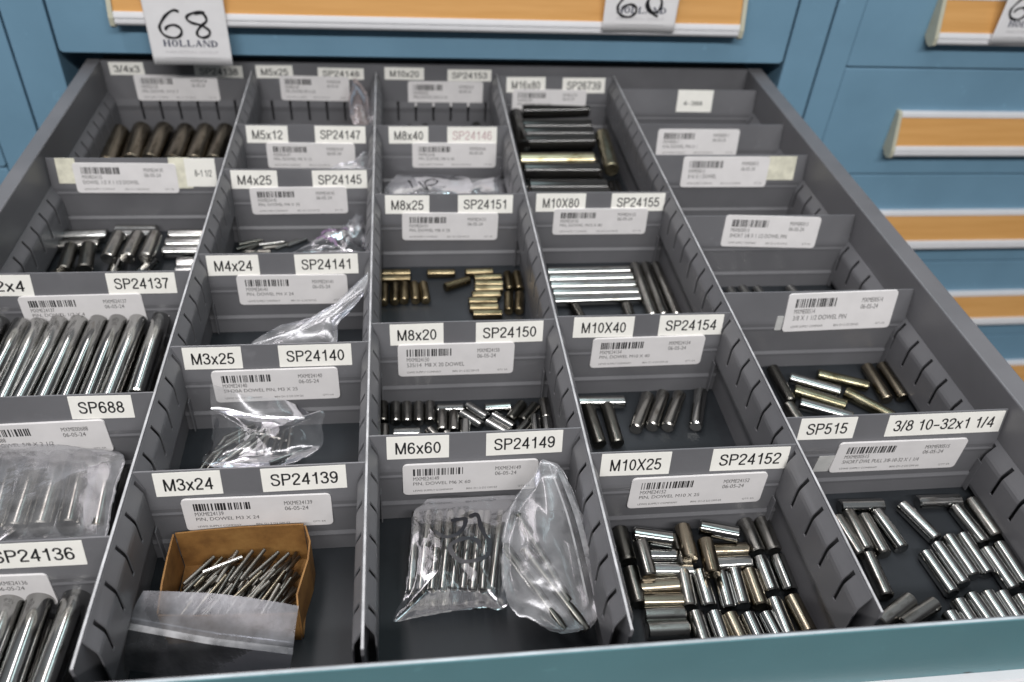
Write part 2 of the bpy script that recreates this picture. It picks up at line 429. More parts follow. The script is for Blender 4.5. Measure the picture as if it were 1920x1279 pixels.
slot_strip('slot_strip', XR, -1, grid_slits(150.4), 6, 716, -25, 6.0, drawer)

# long dividers
for x, label, sl, sr in ((D1, 'long grey divider between first and second columns from the left', 84.4, 129.7),
                         (0.0, 'long grey divider between second and third columns', 129.7, 151.0),
                         (D3, 'long grey divider between third and fourth columns', 151.0, 130.0),
                         (D4, 'long grey divider at the left of the rightmost column', 130.0, 152.0)):
    t = thing('drawer_divider', (x, 360, FL), label, 'divider', 'long dividers of the open drawer')
    m = MB(); m.box(x-.8, x+.8, 12, 715, FL+.2, .4); wb = m.make('divider_plate', 'grey', t)
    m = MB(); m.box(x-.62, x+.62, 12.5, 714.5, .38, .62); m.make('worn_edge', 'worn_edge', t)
    slot_strip('slot_strip', x-.8, -1, grid_slits(sl), 22, 713, 0, 5.0, t)
    slot_strip('slot_strip', x+.8, 1, grid_slits(sr), 27, 713, 0, 5.0, t)

# ---------------------------------------------------------------- cross partitions and their labels
#PROFILE of a partition sheet: (z, y of its front face)
PROF = [(0, 4.6), (-25.5, -.2), (-28, -.5), (-31.5, -.3), (-33.0, -.9), (-35.5, -.5), (-55, .3), (-58, .5), (-60.4, -.9), (-63, -.6), (-75, -.5)]
def yf(z):
    for (z0, a), (z1, b) in zip(PROF, PROF[1:]):
        if z1 <= z <= z0: return a+(b-a)*(z0-z)/(z0-z1)
    return PROF[0][1] if z > 0 else PROF[-1][1]
COLX = {1: (XL, D1), 2: (D1, 0.0), 3: (0.0, D3), 4: (D3, D4), 5: (D4, XR)}
PART = dict(p1a=(1, 510), p1b=(1, 331.6), p1c=(1, 197.3), p1d=(1, 84.4), m512=(2, 579.5), m425=(2, 489.4), m424=(2, 353.6), m325=(2, 242.2), m324=(2, 129.7),
            m840=(3, 579.1), m825=(3, 444), m820=(3, 262.4), m660=(3, 151), sp267=(4, 706), m1080=(4, 446), m1040=(4, 265.4), m1025=(4, 129.0),
            a=(5, 673.5), b=(5, 585.6), c=(5, 517.3), d=(5, 403.4), e=(5, 290), f=(5, 152.5))
PLAB = dict(p1a='grey partition with a yellowed strip reading 8-1 1/2 on its face', p1b='grey partition labelled 1/2x4 and SP24137', p1c='grey partition labelled SP688 with a crooked barcode sticker',
            p1d='grey partition labelled SP24136 at the left front', sp267='grey partition labelled M16x80 and SP26739 with stained labels',
            a='unlit plain grey partition with one small square sticker', b='grey partition in right column, barcode sticker beside torn tape', c='grey partition in right column with barcode sticker and yellowed tape',
            d='grey partition in right column with only a tilted barcode sticker', e='grey partition just behind the SP515 partition, sticker toward its right end', f='grey partition labelled SP515 and 3/8 10-32x1 1/4')
PLAB['a'] = 'plain grey partition at the back of the right column, small square sticker'
DESC = dict(p1a='DOWEL 1/2 X 1 1/2 DOWEL', p1b='PIN, DOWEL 1/2 X 4', p1c='PIN, DOWEL 5/8 X 2 1/2', p1d='PIN, DOWEL 5/8 X 3', f='SHORT DWL PULL 3/8-10-32 X 1 1/4', m820='535/14  M8 X 20 DOWEL', m325='59420A DOWEL PIN, M3 X 25',
            d='SHORT 3/8 X 1 1/2 DOWEL PIN', e='3/8 X 1 1/2 DOWEL PIN', c='5/16 X 1 DOWEL', b='5/16 DOWEL PIN X 1', sp267='PIN, DOWEL M16 X 80')
CODE = dict(p1a='MXME24135', p1c='MXME00688', f='MXME00515', e='MXME00514', d='MXME00513', c='MXME00512', b='MXME00511')
rng = random.Random(4)

def sticker(name, kind, x0, x1, z1, z0, yfun, parent, txt, desc='', code='', seed=0, rot=0.0):
    """a label lying on a sheet whose front is at y=yfun(z); returns nothing, adds lettering children"""
    w = x1-x0; h = z1-z0; xc = (x0+x1)/2; zc = (z0+z1)/2
    cr, sr_ = math.cos(rot), math.sin(rot)
    zs_ = [z0+h*i/12 for i in range(13)]                 # stiff paper bridges the low spots of the sheet
    ya, yb_ = yfun(z0), yfun(z1)
    lift_ = max((ya+(yb_-ya)*(z-z0)/h)-yfun(z) for z in zs_)
    yline = lambda z: ya+(yb_-ya)*(z-z0)/h-max(0, lift_)
    yf0 = yfun; yfun = yline
    def P(u, v, off):   # u,v mm from the lower left
        a, b = u-w/2, v-h/2
        x = xc+a*cr-b*sr_; z = zc+a*sr_+b*cr
        return (x, yfun(z)-off, z)
    r = 3.0 if kind == 'b' else .25
    rows = 22 if kind == 'b' else 8
    vs = []; fs = []; cols = 6
    lev = sorted(set([0, r*.12, r*.4, r, h-r, h-r*.4, h-r*.12, h] + [h*i/rows for i in range(1, rows)]))
    for v in lev:
        d = min(v, h-v); ins = r-math.sqrt(max(0, r*r-(r-d)**2)) if d < r else 0
        for c in range(cols+1): vs.append(P(ins+(w-2*ins)*c/cols, v, .30))
    n = cols+1
    for i in range(len(lev)-1):
        for c in range(cols): fs.append((i*n+c, i*n+c+1, i*n+n+c+1, i*n+n+c))
    # skirt: paper thickness
    rim = [i*n for i in range(len(lev))] + [(len(lev)-1)*n+c for c in range(1, n)] + [i*n+cols for i in range(len(lev)-2, -1, -1)] + [c for c in range(cols-1, 0, -1)]
    base = len(vs)
    for i in rim: vs.append((vs[i][0], max(vs[i][1]+.2, yf0(vs[i][2])-.02), vs[i][2]))
    k = len(rim)
    for i in range(k): fs.append((rim[i], rim[(i+1) % k], base+(i+1) % k, base+i))
    lab = obj(name, vs, fs, {'t': 'tape', 'b': 'sticker', 'y': 'yellow', 'w': 'scrap'}[kind], parent)
    L = MB()
    def put(s, u0, u1, v0, v1, bold=0, clipw=False):
        tv, tf = tape_text(s) if kind == 't' else text2d(s, 0)
        L.add([P(u0+(u1-u0)*x, v0+(v1-v0)*y, .42) for x, y in tv], tf)
    if kind == 't':
        if txt == '8-1 1/2': put(txt, w*.30, w*.86, h*.36, h*.60, .01)
        elif txt == '4-388': put(txt, w*.18, w*.72, h*.30, h*.50, .04)
        elif txt == '3/8 10-32x1 1/4': put(txt, w*.06, w*.93, h*.24, h*.76, .012)
        elif len(txt) > 6: put(txt, w*.10, w*.90, h*.24, h*.76, .014)
        elif txt == 'SP515' or txt == 'SP688': put(txt, w*.13, w*.86, h*.24, h*.76, .014)
        else: put(txt, w*.13, w*.87, h*.22, h*.74, .014)
        ink = 'fade' if txt == 'SP24146' else 'ink'
        L.make('lettering', ink, lab)
    elif kind == 'b':
        rr = random.Random(seed)
        B = MB(); u = w*.075
        while u < w*.45:
            bw_ = rr.choice((.45, .45, .9, .9, 1.35))
            B.add([P(u, h*.64, .42), P(u+bw_, h*.64, .42), P(u+bw_, h*.87, .42), P(u, h*.87, .42)], [(0, 1, 2, 3)])
            u += bw_+rr.choice((.45, .45, .9, 1.3))
        B.make('barcode', 'ink', lab)
        put(code, w*.075, w*.265, h*.475, h*.60)
        dw = min(.60, .0235*len(desc))
        put(desc, w*.075, w*(.075+dw), h*.30, h*.425)
        put('LEWIS SUPPLY COMPANY', w*.075, w*.37, h*.10, h*.16)
        put('BIN: D1-2 D2 DM 03', w*.47, w*.70, h*.10, h*.16)
        put('QTY: EA', w*.86, w*.95, h*.10, h*.16)
        put(code, w*.68, w*.87, h*.72, h*.845); put('06-05-24', w*.68, w*.84, h*.545, h*.67)
        L.make('lettering', 'greyink', lab)
    return lab

PINS=[
 ('M8x25',8.4,26,[('bronze',18.3,427.8,-71.1,0.1),('bronze',18.2,419,-71.1,-0.4),('bronze',6.9,396.3,-71.1,89.1),('bronze',16.3,396.9,-71.1,89.6),('bronze',24.9,398.1,-71.1,89.1),('bronze',34.3,398.3,-71.1,91.7),('bronze',43,398.1,-71.1,92.9),('bronze',59.2,426.9,-71.1,-0.7),('bronze',94.6,427.3,-71.1,2.3),('bronze',101.9,418.1,-71.1,1.5),('bronze',73.1,410.2,-71.1,27.3),('bronze',102,408.8,-71.1,-1.7),('bronze',101.2,400.8,-71.1,0.2),('bronze',98.1,391.8,-71.1,0.1),('bronze',94.4,382.7,-71.1,-1.5),('bronze',94.4,373.5,-71.1,-0.8),('bronze',96.7,364.4,-71.1,-0.9),('bronze',120.7,411.9,-71.1,88.9),('bronze',129.5,412.1,-71.1,89.5),('bronze',117.3,380.2,-71.1,83.7),('bronze',126.8,379.9,-71.1,82)]),
 ('M8x20',8.4,20.5,[('dark',6.6,247.5,-71.1,90.2),('dull',16.1,246.4,-71.1,89.6),('dull',24.7,245.9,-71.1,89),('dull',33.5,245.5,-71.1,88.4),('dull',42.1,245.7,-71.1,88.3),('steel',57.5,248.8,-71.1,-1),('dull',50.8,236.2,-71.1,87.2),('dull',59.5,235.3,-71.1,86.6),('steel',77.7,244.4,-71.1,134.4),('steel',72.8,236.2,-71.1,135.1),('steel',94.1,247.9,-71.1,0.9),('steel',96.8,232.9,-71.1,136.1),('steel',91.6,226.2,-71.1,137.4),('dark',108.1,243.5,-71.1,54.4),('dark',117.6,241.3,-71.1,51.1),('dull',108.9,222.7,-71.1,49.7),('steel',121,227,-71.1,86.8),('dull',130.6,244.4,-71.1,89),('steel',129.8,224.4,-71.1,88.1),('steel',67.5,224.7,-71.1,86),('steel',24.4,225.3,-71.1,-1.3),('dull',7.2,223,-71.1,90.2),('dull',18.6,210.4,-71.1,104.5),('dull',26.3,211.1,-71.1,102.4),('dull',36.5,212.2,-71.1,110.1),('dull',45.8,218.9,-71.1,121.8),('dull',57.5,214.3,-71.1,119.3),('dull',105,207.8,-71.1,44.5)]),
 ('M10X80',10.3,80,[('steel',197.9,424.5,-70.1,0.7),('steel',197.9,413.1,-70.1,0.4),('steel',197.7,401.9,-70.1,0.3),('steel',198.1,391.1,-70.1,0.4),('steel',197.9,380.1,-70.1,0.7),('dull',243.9,393.5,-70.1,89.7),('dull',254.3,393.7,-70.1,89.3),('dull',265.5,393.4,-70.1,90.3),('dark',182.3,331.8,-70.1,100.1),('dull',222,331.4,-70.1,88.8)]),
 ('M10X40',10.5,41,[('steel',173.8,249,-70,-1.8),('dark',165.1,224.6,-70,93.1),('dark',179.3,224.5,-70,90.5),('dull',205.5,236.5,-70,62.3),('dull',218.7,238.3,-70,62.6),('dull',231.2,236.9,-70,61.9),('steel',251.3,237.7,-70,68.5)]),
 ('M10X25',10.8,26.2,[('dark',164.6,114.4,-69.9,90.2),('dark',164.7,82.8,-69.9,90.5),('steel',182.4,112.7,-60.5,-13.5),('dull',172.5,95.3,-60.5,89.5),('steel',192,104.5,-69.9,-4),('steel',192.1,92.6,-69.9,-4.1),('brown',179.9,81.6,-69.9,-0.2),('brown',179.6,71.1,-69.9,-2.7),('dull',178.4,61.3,-69.9,-1.8),('dull',178.1,51.3,-69.9,-2.1),('brown',203.3,106.8,-60.5,87.3),('steel',227.8,114.6,-60.5,-17.8),('brown',215,94.6,-60.5,85.3),('brown',233.5,105.4,-69.9,-1.6),('steel',232.3,94.8,-69.9,0.5),('dull',252.8,115.3,-69.9,91.7),('dull',264.5,115.8,-69.9,90.8),('steel',252.3,84.9,-69.9,89.3),('steel',264.4,84.9,-69.9,88.8),('steel',251,54,-69.9,90.6),('brown',264.1,55,-69.9,95.5),('dull',197,78.3,-69.9,85.5),('steel',208.7,77.5,-69.9,87.9),('steel',221.3,75,-69.9,86.2),('steel',231,76.7,-69.9,85.8),('brown',241.7,75.6,-69.9,89.4),('dark',200.6,105.3,-69.9,89.5),('dull',197.8,48.4,-69.9,91.1),('steel',209.7,47.5,-69.9,91.8),('brown',220.4,45.7,-69.9,95.9),('steel',231.5,44.9,-69.9,95),('steel',243.4,44.6,-69.9,97)]),
 ('515',10.3,32.5,[('steel',341.1,135.9,-70.1,-1.8),('dull',328.8,114.9,-70.1,90.2),('dull',338.8,110.9,-70.1,90.9),('steel',351.4,114.1,-70.1,97.5),('steel',376.2,119.8,-70.1,108.4),('steel',400.2,136,-70.1,-1.5),('steel',411.7,114.6,-70.1,96.5),('dull',425.3,119.7,-70.1,92.7),('dull',320.2,111,-70.1,95.4),('dull',326.6,79.7,-70.1,87.4),('dull',326.6,53.3,-70.1,28.6),('dull',340.6,49.9,-70.1,24.9),('steel',369.1,78.4,-70.1,96.3),('steel',380.4,84.3,-70.1,94.7),('steel',391.3,89.8,-70.1,92.8),('steel',402.2,90.5,-70.1,93),('steel',412.6,78,-70.1,92.3),('steel',423.7,81.6,-70.1,89.2),('steel',361.5,33.3,-70.1,93.8),('steel',371.8,41.3,-70.1,93.5),('steel',383.2,45,-70.1,94.4),('steel',393.9,45.5,-70.1,92.4),('steel',403.5,44.7,-70.1,91),('steel',413.6,41.3,-70.1,88.3)]),
 ('e',10.2,41,[('dark',328.7,261.8,-70.2,90.5),('dark',327.8,218.1,-70.2,97.9),('steel',356.9,260.2,-70.2,-27.6),('gold',383,264.6,-70.2,-23.1),('gold',355,244.9,-70.2,-29),('steel',354,230.6,-70.2,-26.9),('gold',392.8,235.3,-70.2,132.6),('brown',411.1,260.1,-70.2,89.3),('brown',425.3,261.2,-70.2,89.3)]),
 ('d',9.5,35,[('steel',327,374.4,-70.5,91.6),('steel',340.7,377.2,-70.5,95.2),('steel',354.8,375.8,-70.5,95.8),('steel',388.7,376.1,-70.5,101.3),('steel',412.7,381.4,-70.5,-0.1)]),
 ('M16',16,80,[('oxide',206.8,706.7,-39.6,3.6),('oxide',201.5,665.3,-39.6,1.6),('oxide',200.1,647,-39.6,1.4),('oxide',198.7,628.1,-39.6,2.1),('brass',189.5,585,-39.6,1.2),('oxide',191.4,563,-39.6,0.5),('oxide',192.4,528.5,-39.6,0.2),('oxide',192.1,510.7,-39.6,0.9),('brass',247.9,604.5,-39.6,86.2),('oxide',158.1,655.8,-39.6,90)]),
 ('3/4x3',20.6,76,[('brown',-282.3,659.3,-65,93.4),('brown',-259.9,666.1,-65,93.2),('brown',-238.3,666.4,-65,89.1),('brown',-214.4,663.3,-65,89.6),('brown',-192.8,663.6,-65,89.6),('brown',-171.7,663.9,-65,88.6)]),
 ('half',12.7,38,[('steel',-268.4,493.3,-69,2.4),('dull',-271.6,477.3,-69,4.7),('dark',-267.6,439.1,-57.9,95),('dark',-252,440.8,-57.9,99.3),('steel',-225.2,500.8,-69,-1.7),('steel',-223.6,493.3,-69,-0),('dull',-233.4,457.2,-57.9,87.8),('dull',-217.2,457.4,-57.9,88.1),('dull',-201.6,457.1,-57.9,88.9),('steel',-229.7,432.3,-69,91.4),('steel',-205.6,431.6,-69,70.7),('steel',-175.4,492.4,-69,-0),('steel',-175.2,477.7,-69,0.2),('steel',-175.6,464.5,-69,0.3),('steel',-159.2,445.1,-69,1),('steel',-157.9,431.5,-69,0.7),('dull',-274.5,412.1,-69,98.2)]),
 ('1/2x4',13.6,101.6,[('steel',-282.5,291.8,-41.5,90.5),('steel',-266.2,278,-41.5,89.9),('steel',-253,277.5,-41.5,90.5),('steel',-240.7,279.5,-41.5,88.7),('steel',-225.8,279.7,-41.5,89.1),('steel',-211.1,279.2,-41.5,89),('steel',-196.6,279.5,-41.5,89.3),('steel',-182.5,279,-41.5,88.9),('steel',-164.7,294.5,-41.5,89.9)]),
 ('688',15.2,60,[('dull',-243.1,166.2,-50.5,99.7),('dull',-230.2,166.9,-50.5,96.7),('dull',-216.3,166.7,-50.5,93.8),('dull',-201.7,166.8,-50.5,94.3),('dull',-186.1,166.9,-50.5,95.4),('dull',-168.6,162.3,-50.5,95.3)]),
 ('24136',15.2,76,[('steel',-209.4,43.6,-46,94.1),('steel',-198.4,46.2,-46,89.4),('steel',-182.4,46.4,-46,89.6),('steel',-164.3,53.5,-46,87.8)]),
 ('660',6,60,[('dull',26.4,110.7,-58,84.6),('dull',33.5,110.9,-58,83.1),('dull',40.5,110.7,-58,82.7),('dull',47.3,110.6,-58,81.8),('dull',54,110.5,-58,80.8),('dull',60.2,109.7,-58,80.2),('dull',66.3,108.9,-58,80.7),('dull',71.5,108.5,-58,81.8),('dull',78.9,108.4,-58,79.6)]),
 ('660b',6,60,[('dull',103.3,85.4,-40,117.4),('dull',108.9,60.3,-40,125.7),('dull',96.4,57.8,-40,123.5)]),
 ('M4x25',4,25,[('dark',-118.2,486.6,-73.3,22.1),('dark',-119.7,479.3,-73.3,25.8),('dark',-115.8,476.5,-73.3,46.2),('steel',-100.1,483.8,-73.3,12.3),('dark',-111.2,469.3,-73.3,0.4),('dark',-118.3,464.9,-73.3,30.3),('dull',-85.1,481,-73.3,34.9),('steel',-74.1,485.2,-73.3,35.3),('dark',-94.5,478.4,-73.3,13.2)]),
 ('M3x25',3,25,[('dull',-101.4,227.6,-72.5,41.4),('dull',-95.7,230.6,-72.5,35.7),('dull',-102.7,220.2,-72.5,40.3),('dull',-96.9,213.1,-72.5,42.2),('dull',-91.6,223.8,-72.5,44.3),('dull',-88.7,230.5,-72.5,35.4),('dull',-111.1,214.3,-72.5,64.5),('dull',-115.3,204.5,-72.5,68.8),('dull',-100.6,200.7,-72.5,-1.9),('dull',-98.8,197.7,-72.5,-1.4),('dull',-92.7,202.9,-72.5,2.2),('dull',-85.4,219.2,-72.5,45.4),('dull',-82.4,224.9,-72.5,52),('dull',-97.6,234.4,-72.5,35.9),('dull',-86.7,214.1,-72.5,49.8),('dull',-93.7,218.4,-72.5,45.8),('dull',-107.7,216,-72.5,50.2),('dull',-76.8,220.7,-72.5,83.2),('dull',-70.8,221.7,-72.5,83.8),('dull',-65.6,221.4,-72.5,86.4),('dull',-60.4,221.7,-72.5,88.6),('dull',-111.3,206.1,-72.5,64.7),('dull',-73.9,229,-72.5,-18.2),('dull',-75.8,198.3,-72.5,-24.8),('dull',-79.1,194.8,-72.5,-24.7),('steel',-60.3,202.5,-66,31)]),
]
LABELS={
 'p1a':[('t',-172.6,-145.5,0.3,-26.2,'8-1 1/2'),('y',-284.6,-267.7,0.3,-23.0,''),('y',-186.4,-167.5,0.9,-27.8,''),('b',-270.4,-180.4,-4.0,-29.3,'1/2X1 1/2'),],
 'p1b':[('t',-294.9,-251.7,0.1,-15.0,'1/2x4'),('t',-198.3,-148.3,-1.0,-15.9,'SP24137'),('b',-264.3,-175.0,-16.9,-38.5,''),],
 'p1c':[('t',-188.9,-150.5,-1.5,-18.1,'SP688'),('b',-248.1,-169.5,-19.1,-40.3,''),],
 'p1d':[('t',-203.5,-151.0,-2.4,-20.2,'SP24136'),('b',-233.6,-173.5,-21.5,-38.6,''),],
 'm512':[('t',-126.1,-86.0,-0.1,-15.6,'M5x12'),('t',-59.6,-9.6,-1.4,-15.9,'SP24147'),('b',-108.3,-21.0,-16.6,-44.7,''),],
 'm425':[('t',-128.6,-87.6,0.1,-15.2,'M4x25'),('t',-56.2,-6.5,-1.1,-16.0,'SP24145'),('b',-113.5,-25.7,-15.3,-42.1,''),],
 'm424':[('t',-128.6,-88.8,-1.2,-17.0,'M4x24'),('t',-61.0,-11.3,-0.4,-16.9,'SP24141'),('b',-107.7,-20.8,-18.0,-44.9,''),],
 'm325':[('t',-127.1,-88.0,-1.5,-18.6,'M3x25'),('t',-63.0,-13.0,-1.1,-19.4,'SP24140'),('b',-110.2,-23.2,-18.9,-47.3,''),],
 'm324':[('t',-123.8,-85.5,-2.2,-21.8,'M3x24'),('t',-62.4,-12.6,-3.1,-22.5,'SP24139'),('b',-110.8,-22.8,-23.0,-51.2,''),],
 'm840':[('t',13.7,53.4,-0.9,-16.7,'M8x40'),('t',72.8,123.6,-0.5,-15.9,'SP24146'),('b',36.9,123.5,-15.9,-43.9,''),],
 'm825':[('t',10.2,49.3,-0.4,-15.7,'M8x25'),('t',75.0,124.7,-1.3,-16.8,'SP24151'),('b',24.7,111.7,-16.0,-44.5,''),],
 'm820':[('t',13.9,52.8,1.3,-16.4,'M8x20'),('t',76.6,126.7,0.2,-16.2,'SP24150'),('b',19.1,105.8,-16.3,-46.7,''),],
 'm660':[('t',11.5,50.6,-3.3,-21.6,'M6x60'),('t',74.2,123.6,-1.4,-20.0,'SP24149'),('b',21.0,108.7,-21.7,-49.7,''),],
 'sp267':[('t',147.4,192.5,-0.1,-13.5,'M16x80'),('t',212.5,262.7,0.8,-14.0,'SP26739'),('b',154.7,241.6,-13.2,-38.7,''),],
 'm1080':[('t',146.4,192.4,0.4,-16.9,'M10X80'),('t',216.7,267.3,0.1,-14.7,'SP24155'),('b',163.4,252.4,-13.8,-41.1,''),],
 'm1040':[('t',150.3,196.8,-2.4,-19.1,'M10X40'),('t',216.5,266.9,-0.3,-16.6,'SP24154'),('b',166.2,254.7,-18.1,-46.1,''),],
 'm1025':[('t',147.0,193.1,-9.1,-27.3,'M10X25'),('t',219.1,271.7,-5.4,-24.2,'SP24152'),('b',168.4,260.1,-27.4,-55.1,''),],
 'a':[('t',341.2,383.1,-0.0,-28.5,'4-388'),],
 'b':[('b',296.2,386.2,-4.8,-33.5,''),],
 'c':[('b',304.5,394.8,-1.0,-32.3,''),('y',393.8,423.4,-0.9,-25.1,''),],
 'd':[('b',311.5,402.2,-0.1,-29.9,''),],
 'e':[('b',328.8,421.2,-0.4,-34.7,''),],
 'f':[('t',284.8,324.7,1.0,-18.4,'SP515'),('t',347.5,432.5,2.0,-21.4,'3/8 10-32x1 1/4'),('b',316.4,411.3,-20.3,-50.1,''),],
 'back':[('t',-285.3,-249.4,7.2,-7.2,'3/4x3'),('t',-196.8,-145.6,5.1,-8.9,'SP24138'),('b',-262.4,-174.2,-6.4,-36.1,''),('t',-131.3,-91.5,6.0,-8.7,'M5x25'),('t',-64.3,-13.7,4.0,-9.0,'SP24148'),('b',-107.0,-30.7,-5.6,-34.6,''),('t',9.4,53.7,5.6,-8.7,'M10x20'),('t',80.3,130.4,4.2,-9.6,'SP24153'),('b',35.3,121.4,-10.0,-40.4,''),],
}
BAGS={
 'A':[(109.2, 139.5, -10.2), (119.0, 135.4, -11.9), (125.4, 120.2, -18.3), (130.8, 103.7, -25.3), (135.8, 89.8, -31.1), (137.3, 74.3, -37.6), (137.4, 62.5, -42.5), (133.4, 51.3, -47.3), (124.2, 44.6, -50.1), (114.7, 43.2, -50.7), (102.1, 45.0, -49.9), (93.4, 50.6, -47.6), (84.4, 54.2, -46.0), (80.3, 60.6, -43.3), (77.7, 71.2, -38.9), (78.3, 86.2, -32.6), (79.6, 95.0, -28.9), (85.2, 110.5, -22.4), (91.6, 120.6, -18.2), (101.3, 129.6, -14.4), (105.8, 136.6, -11.4)],
 'B':[(40.1, 148.6, -52.0), (67.7, 147.7, -52.0), (93.0, 146.9, -52.0), (93.5, 133.5, -52.0), (85.4, 90.9, -52.0), (79.9, 63.5, -52.0), (65.8, 63.9, -52.0), (44.6, 62.2, -52.0), (24.9, 59.8, -52.0), (13.5, 58.7, -52.0), (18.2, 70.8, -52.0), (21.3, 81.4, -52.0), (24.2, 109.9, -52.0), (26.7, 134.6, -52.0), (33.3, 142.3, -52.0)],
 'B_m1':[(50.6, 125.8, -47.0), (55.8, 127.1, -47.0), (60.1, 127.3, -47.0), (58.8, 121.1, -47.0), (54.2, 115.2, -47.0), (48.2, 113.5, -47.0), (43.3, 115.4, -47.0), (40.1, 118.7, -47.0)],
 'B_m2':[(62.7, 128.8, -47.0), (68.0, 130.6, -47.0), (69.4, 121.4, -47.0), (71.3, 114.0, -47.0), (73.7, 107.8, -47.0), (72.0, 98.9, -47.0), (66.0, 95.4, -47.0), (58.6, 94.9, -47.0), (53.8, 96.7, -47.0), (50.4, 101.4, -47.0), (49.1, 106.9, -47.0), (54.7, 110.6, -47.0), (61.5, 111.6, -47.0), (66.3, 109.3, -47.0), (67.9, 104.1, -47.0)],
 'C':[(-112.7, 233.3, -45.4), (-101.3, 232.3, -45.8), (-87.4, 228.2, -47.9), (-68.2, 225.6, -49.2), (-48.9, 224.7, -49.7), (-35.7, 228.5, -47.8), (-35.2, 216.3, -53.9), (-35.3, 204.8, -59.6), (-52.0, 195.8, -64.1), (-69.6, 193.0, -65.5), (-85.6, 193.1, -65.4), (-106.8, 194.0, -65.0), (-116.1, 198.9, -62.6), (-110.5, 208.8, -57.6), (-111.5, 224.3, -49.9)],
 'C_top':[(-110.6, 236.0, -25.0), (-99.0, 236.0, -30.9), (-87.0, 236.0, -37.6), (-76.3, 236.0, -39.7), (-65.6, 236.0, -41.4), (-55.2, 236.0, -47.8), (-46.0, 236.0, -57.1)],
 'C_bot':[(-112.0, 231.0, -42.8), (-100.6, 230.1, -43.3), (-86.9, 226.5, -45.5), (-76.0, 224.7, -46.7), (-65.1, 223.6, -47.3), (-56.9, 223.2, -47.6), (-47.5, 222.8, -47.8)],
 'D':[(-89.7, 283.1, -33.9), (-71.6, 295.1, -24.3), (-60.4, 297.8, -22.2), (-44.3, 301.4, -19.2), (-32.1, 307.2, -14.7), (-16.6, 312.3, -10.6), (-6.5, 322.9, -2.1), (-2.7, 327.9, 1.9), (-3.8, 317.4, -6.5), (-11.8, 308.2, -13.9), (-25.0, 296.5, -23.2), (-32.4, 281.9, -34.9)],
 'D_fl':[(-63.8, 284.7, -27.1), (-43.9, 297.3, -17.0), (-31.8, 303.6, -11.9), (-16.3, 308.7, -7.9), (-6.3, 317.8, -0.5), (-2.5, 324.2, 4.5), (-4.8, 314.5, -3.2), (-21.3, 303.4, -12.0), (-35.9, 295.2, -18.7), (-50.3, 290.2, -22.6)],
 'E':[(-73.3, 447.4, -63.1), (-65.8, 456.2, -59.5), (-58.2, 462.8, -56.9), (-50.4, 468.4, -54.6), (-42.6, 476.4, -51.4), (-34.5, 472.8, -52.9), (-29.6, 477.4, -51.0), (-17.5, 491.3, -45.5), (-14.5, 496.1, -43.6), (-10.4, 479.5, -50.2), (-9.4, 456.5, -59.4), (-11.4, 446.4, -63.4)],
 'F':[(-46.5, 565.6, -39.9), (-36.2, 570.6, -35.5), (-21.1, 573.1, -33.2), (-14.6, 579.3, -27.6), (-7.3, 582.5, -24.8), (-7.6, 573.1, -33.2), (-10.2, 564.4, -41.1)],
 'G':[(-29.2, 666.4, -11.8), (-25.8, 683.7, -3.1), (-24.1, 693.5, 1.7), (-19.0, 691.6, 0.8), (-12.2, 681.0, -4.5), (-8.0, 668.6, -10.7), (-8.3, 638.4, -25.8), (-24.2, 639.2, -25.4)],
 'H':[(15.7, 534.9, -56.8), (18.6, 570.8, -51.4), (35.0, 574.8, -50.8), (65.3, 574.8, -50.8), (73.9, 573.4, -51.0), (93.9, 571.9, -51.2), (99.6, 555.5, -53.7), (116.5, 559.5, -53.1), (131.8, 573.2, -51.0), (140.3, 570.4, -51.4), (139.1, 533.9, -56.9)],
 'H_m1':[(32.2, 562.5, -50.6), (34.6, 557.1, -51.4), (36.1, 549.1, -52.6)],
 'H_m2':[(42.3, 558.4, -51.2), (47.1, 550.3, -52.5), (52.0, 545.0, -53.3), (49.0, 554.3, -51.9), (50.9, 559.7, -51.0), (57.8, 562.4, -50.6), (61.9, 558.3, -51.3), (57.4, 552.9, -52.1), (51.4, 551.6, -52.3)],
 'I':[(-247.4, 194.4, -37.6), (-233.8, 204.3, -36.6), (-226.7, 203.0, -36.7), (-210.4, 196.9, -37.3), (-197.7, 194.5, -37.6), (-182.1, 191.0, -37.9), (-169.5, 188.6, -38.1), (-158.1, 182.8, -38.7), (-158.6, 156.1, -41.4), (-158.2, 121.4, -44.9), (-179.5, 120.6, -44.9), (-197.7, 120.3, -45.0), (-215.9, 120.7, -44.9), (-228.3, 122.2, -44.8)],
}


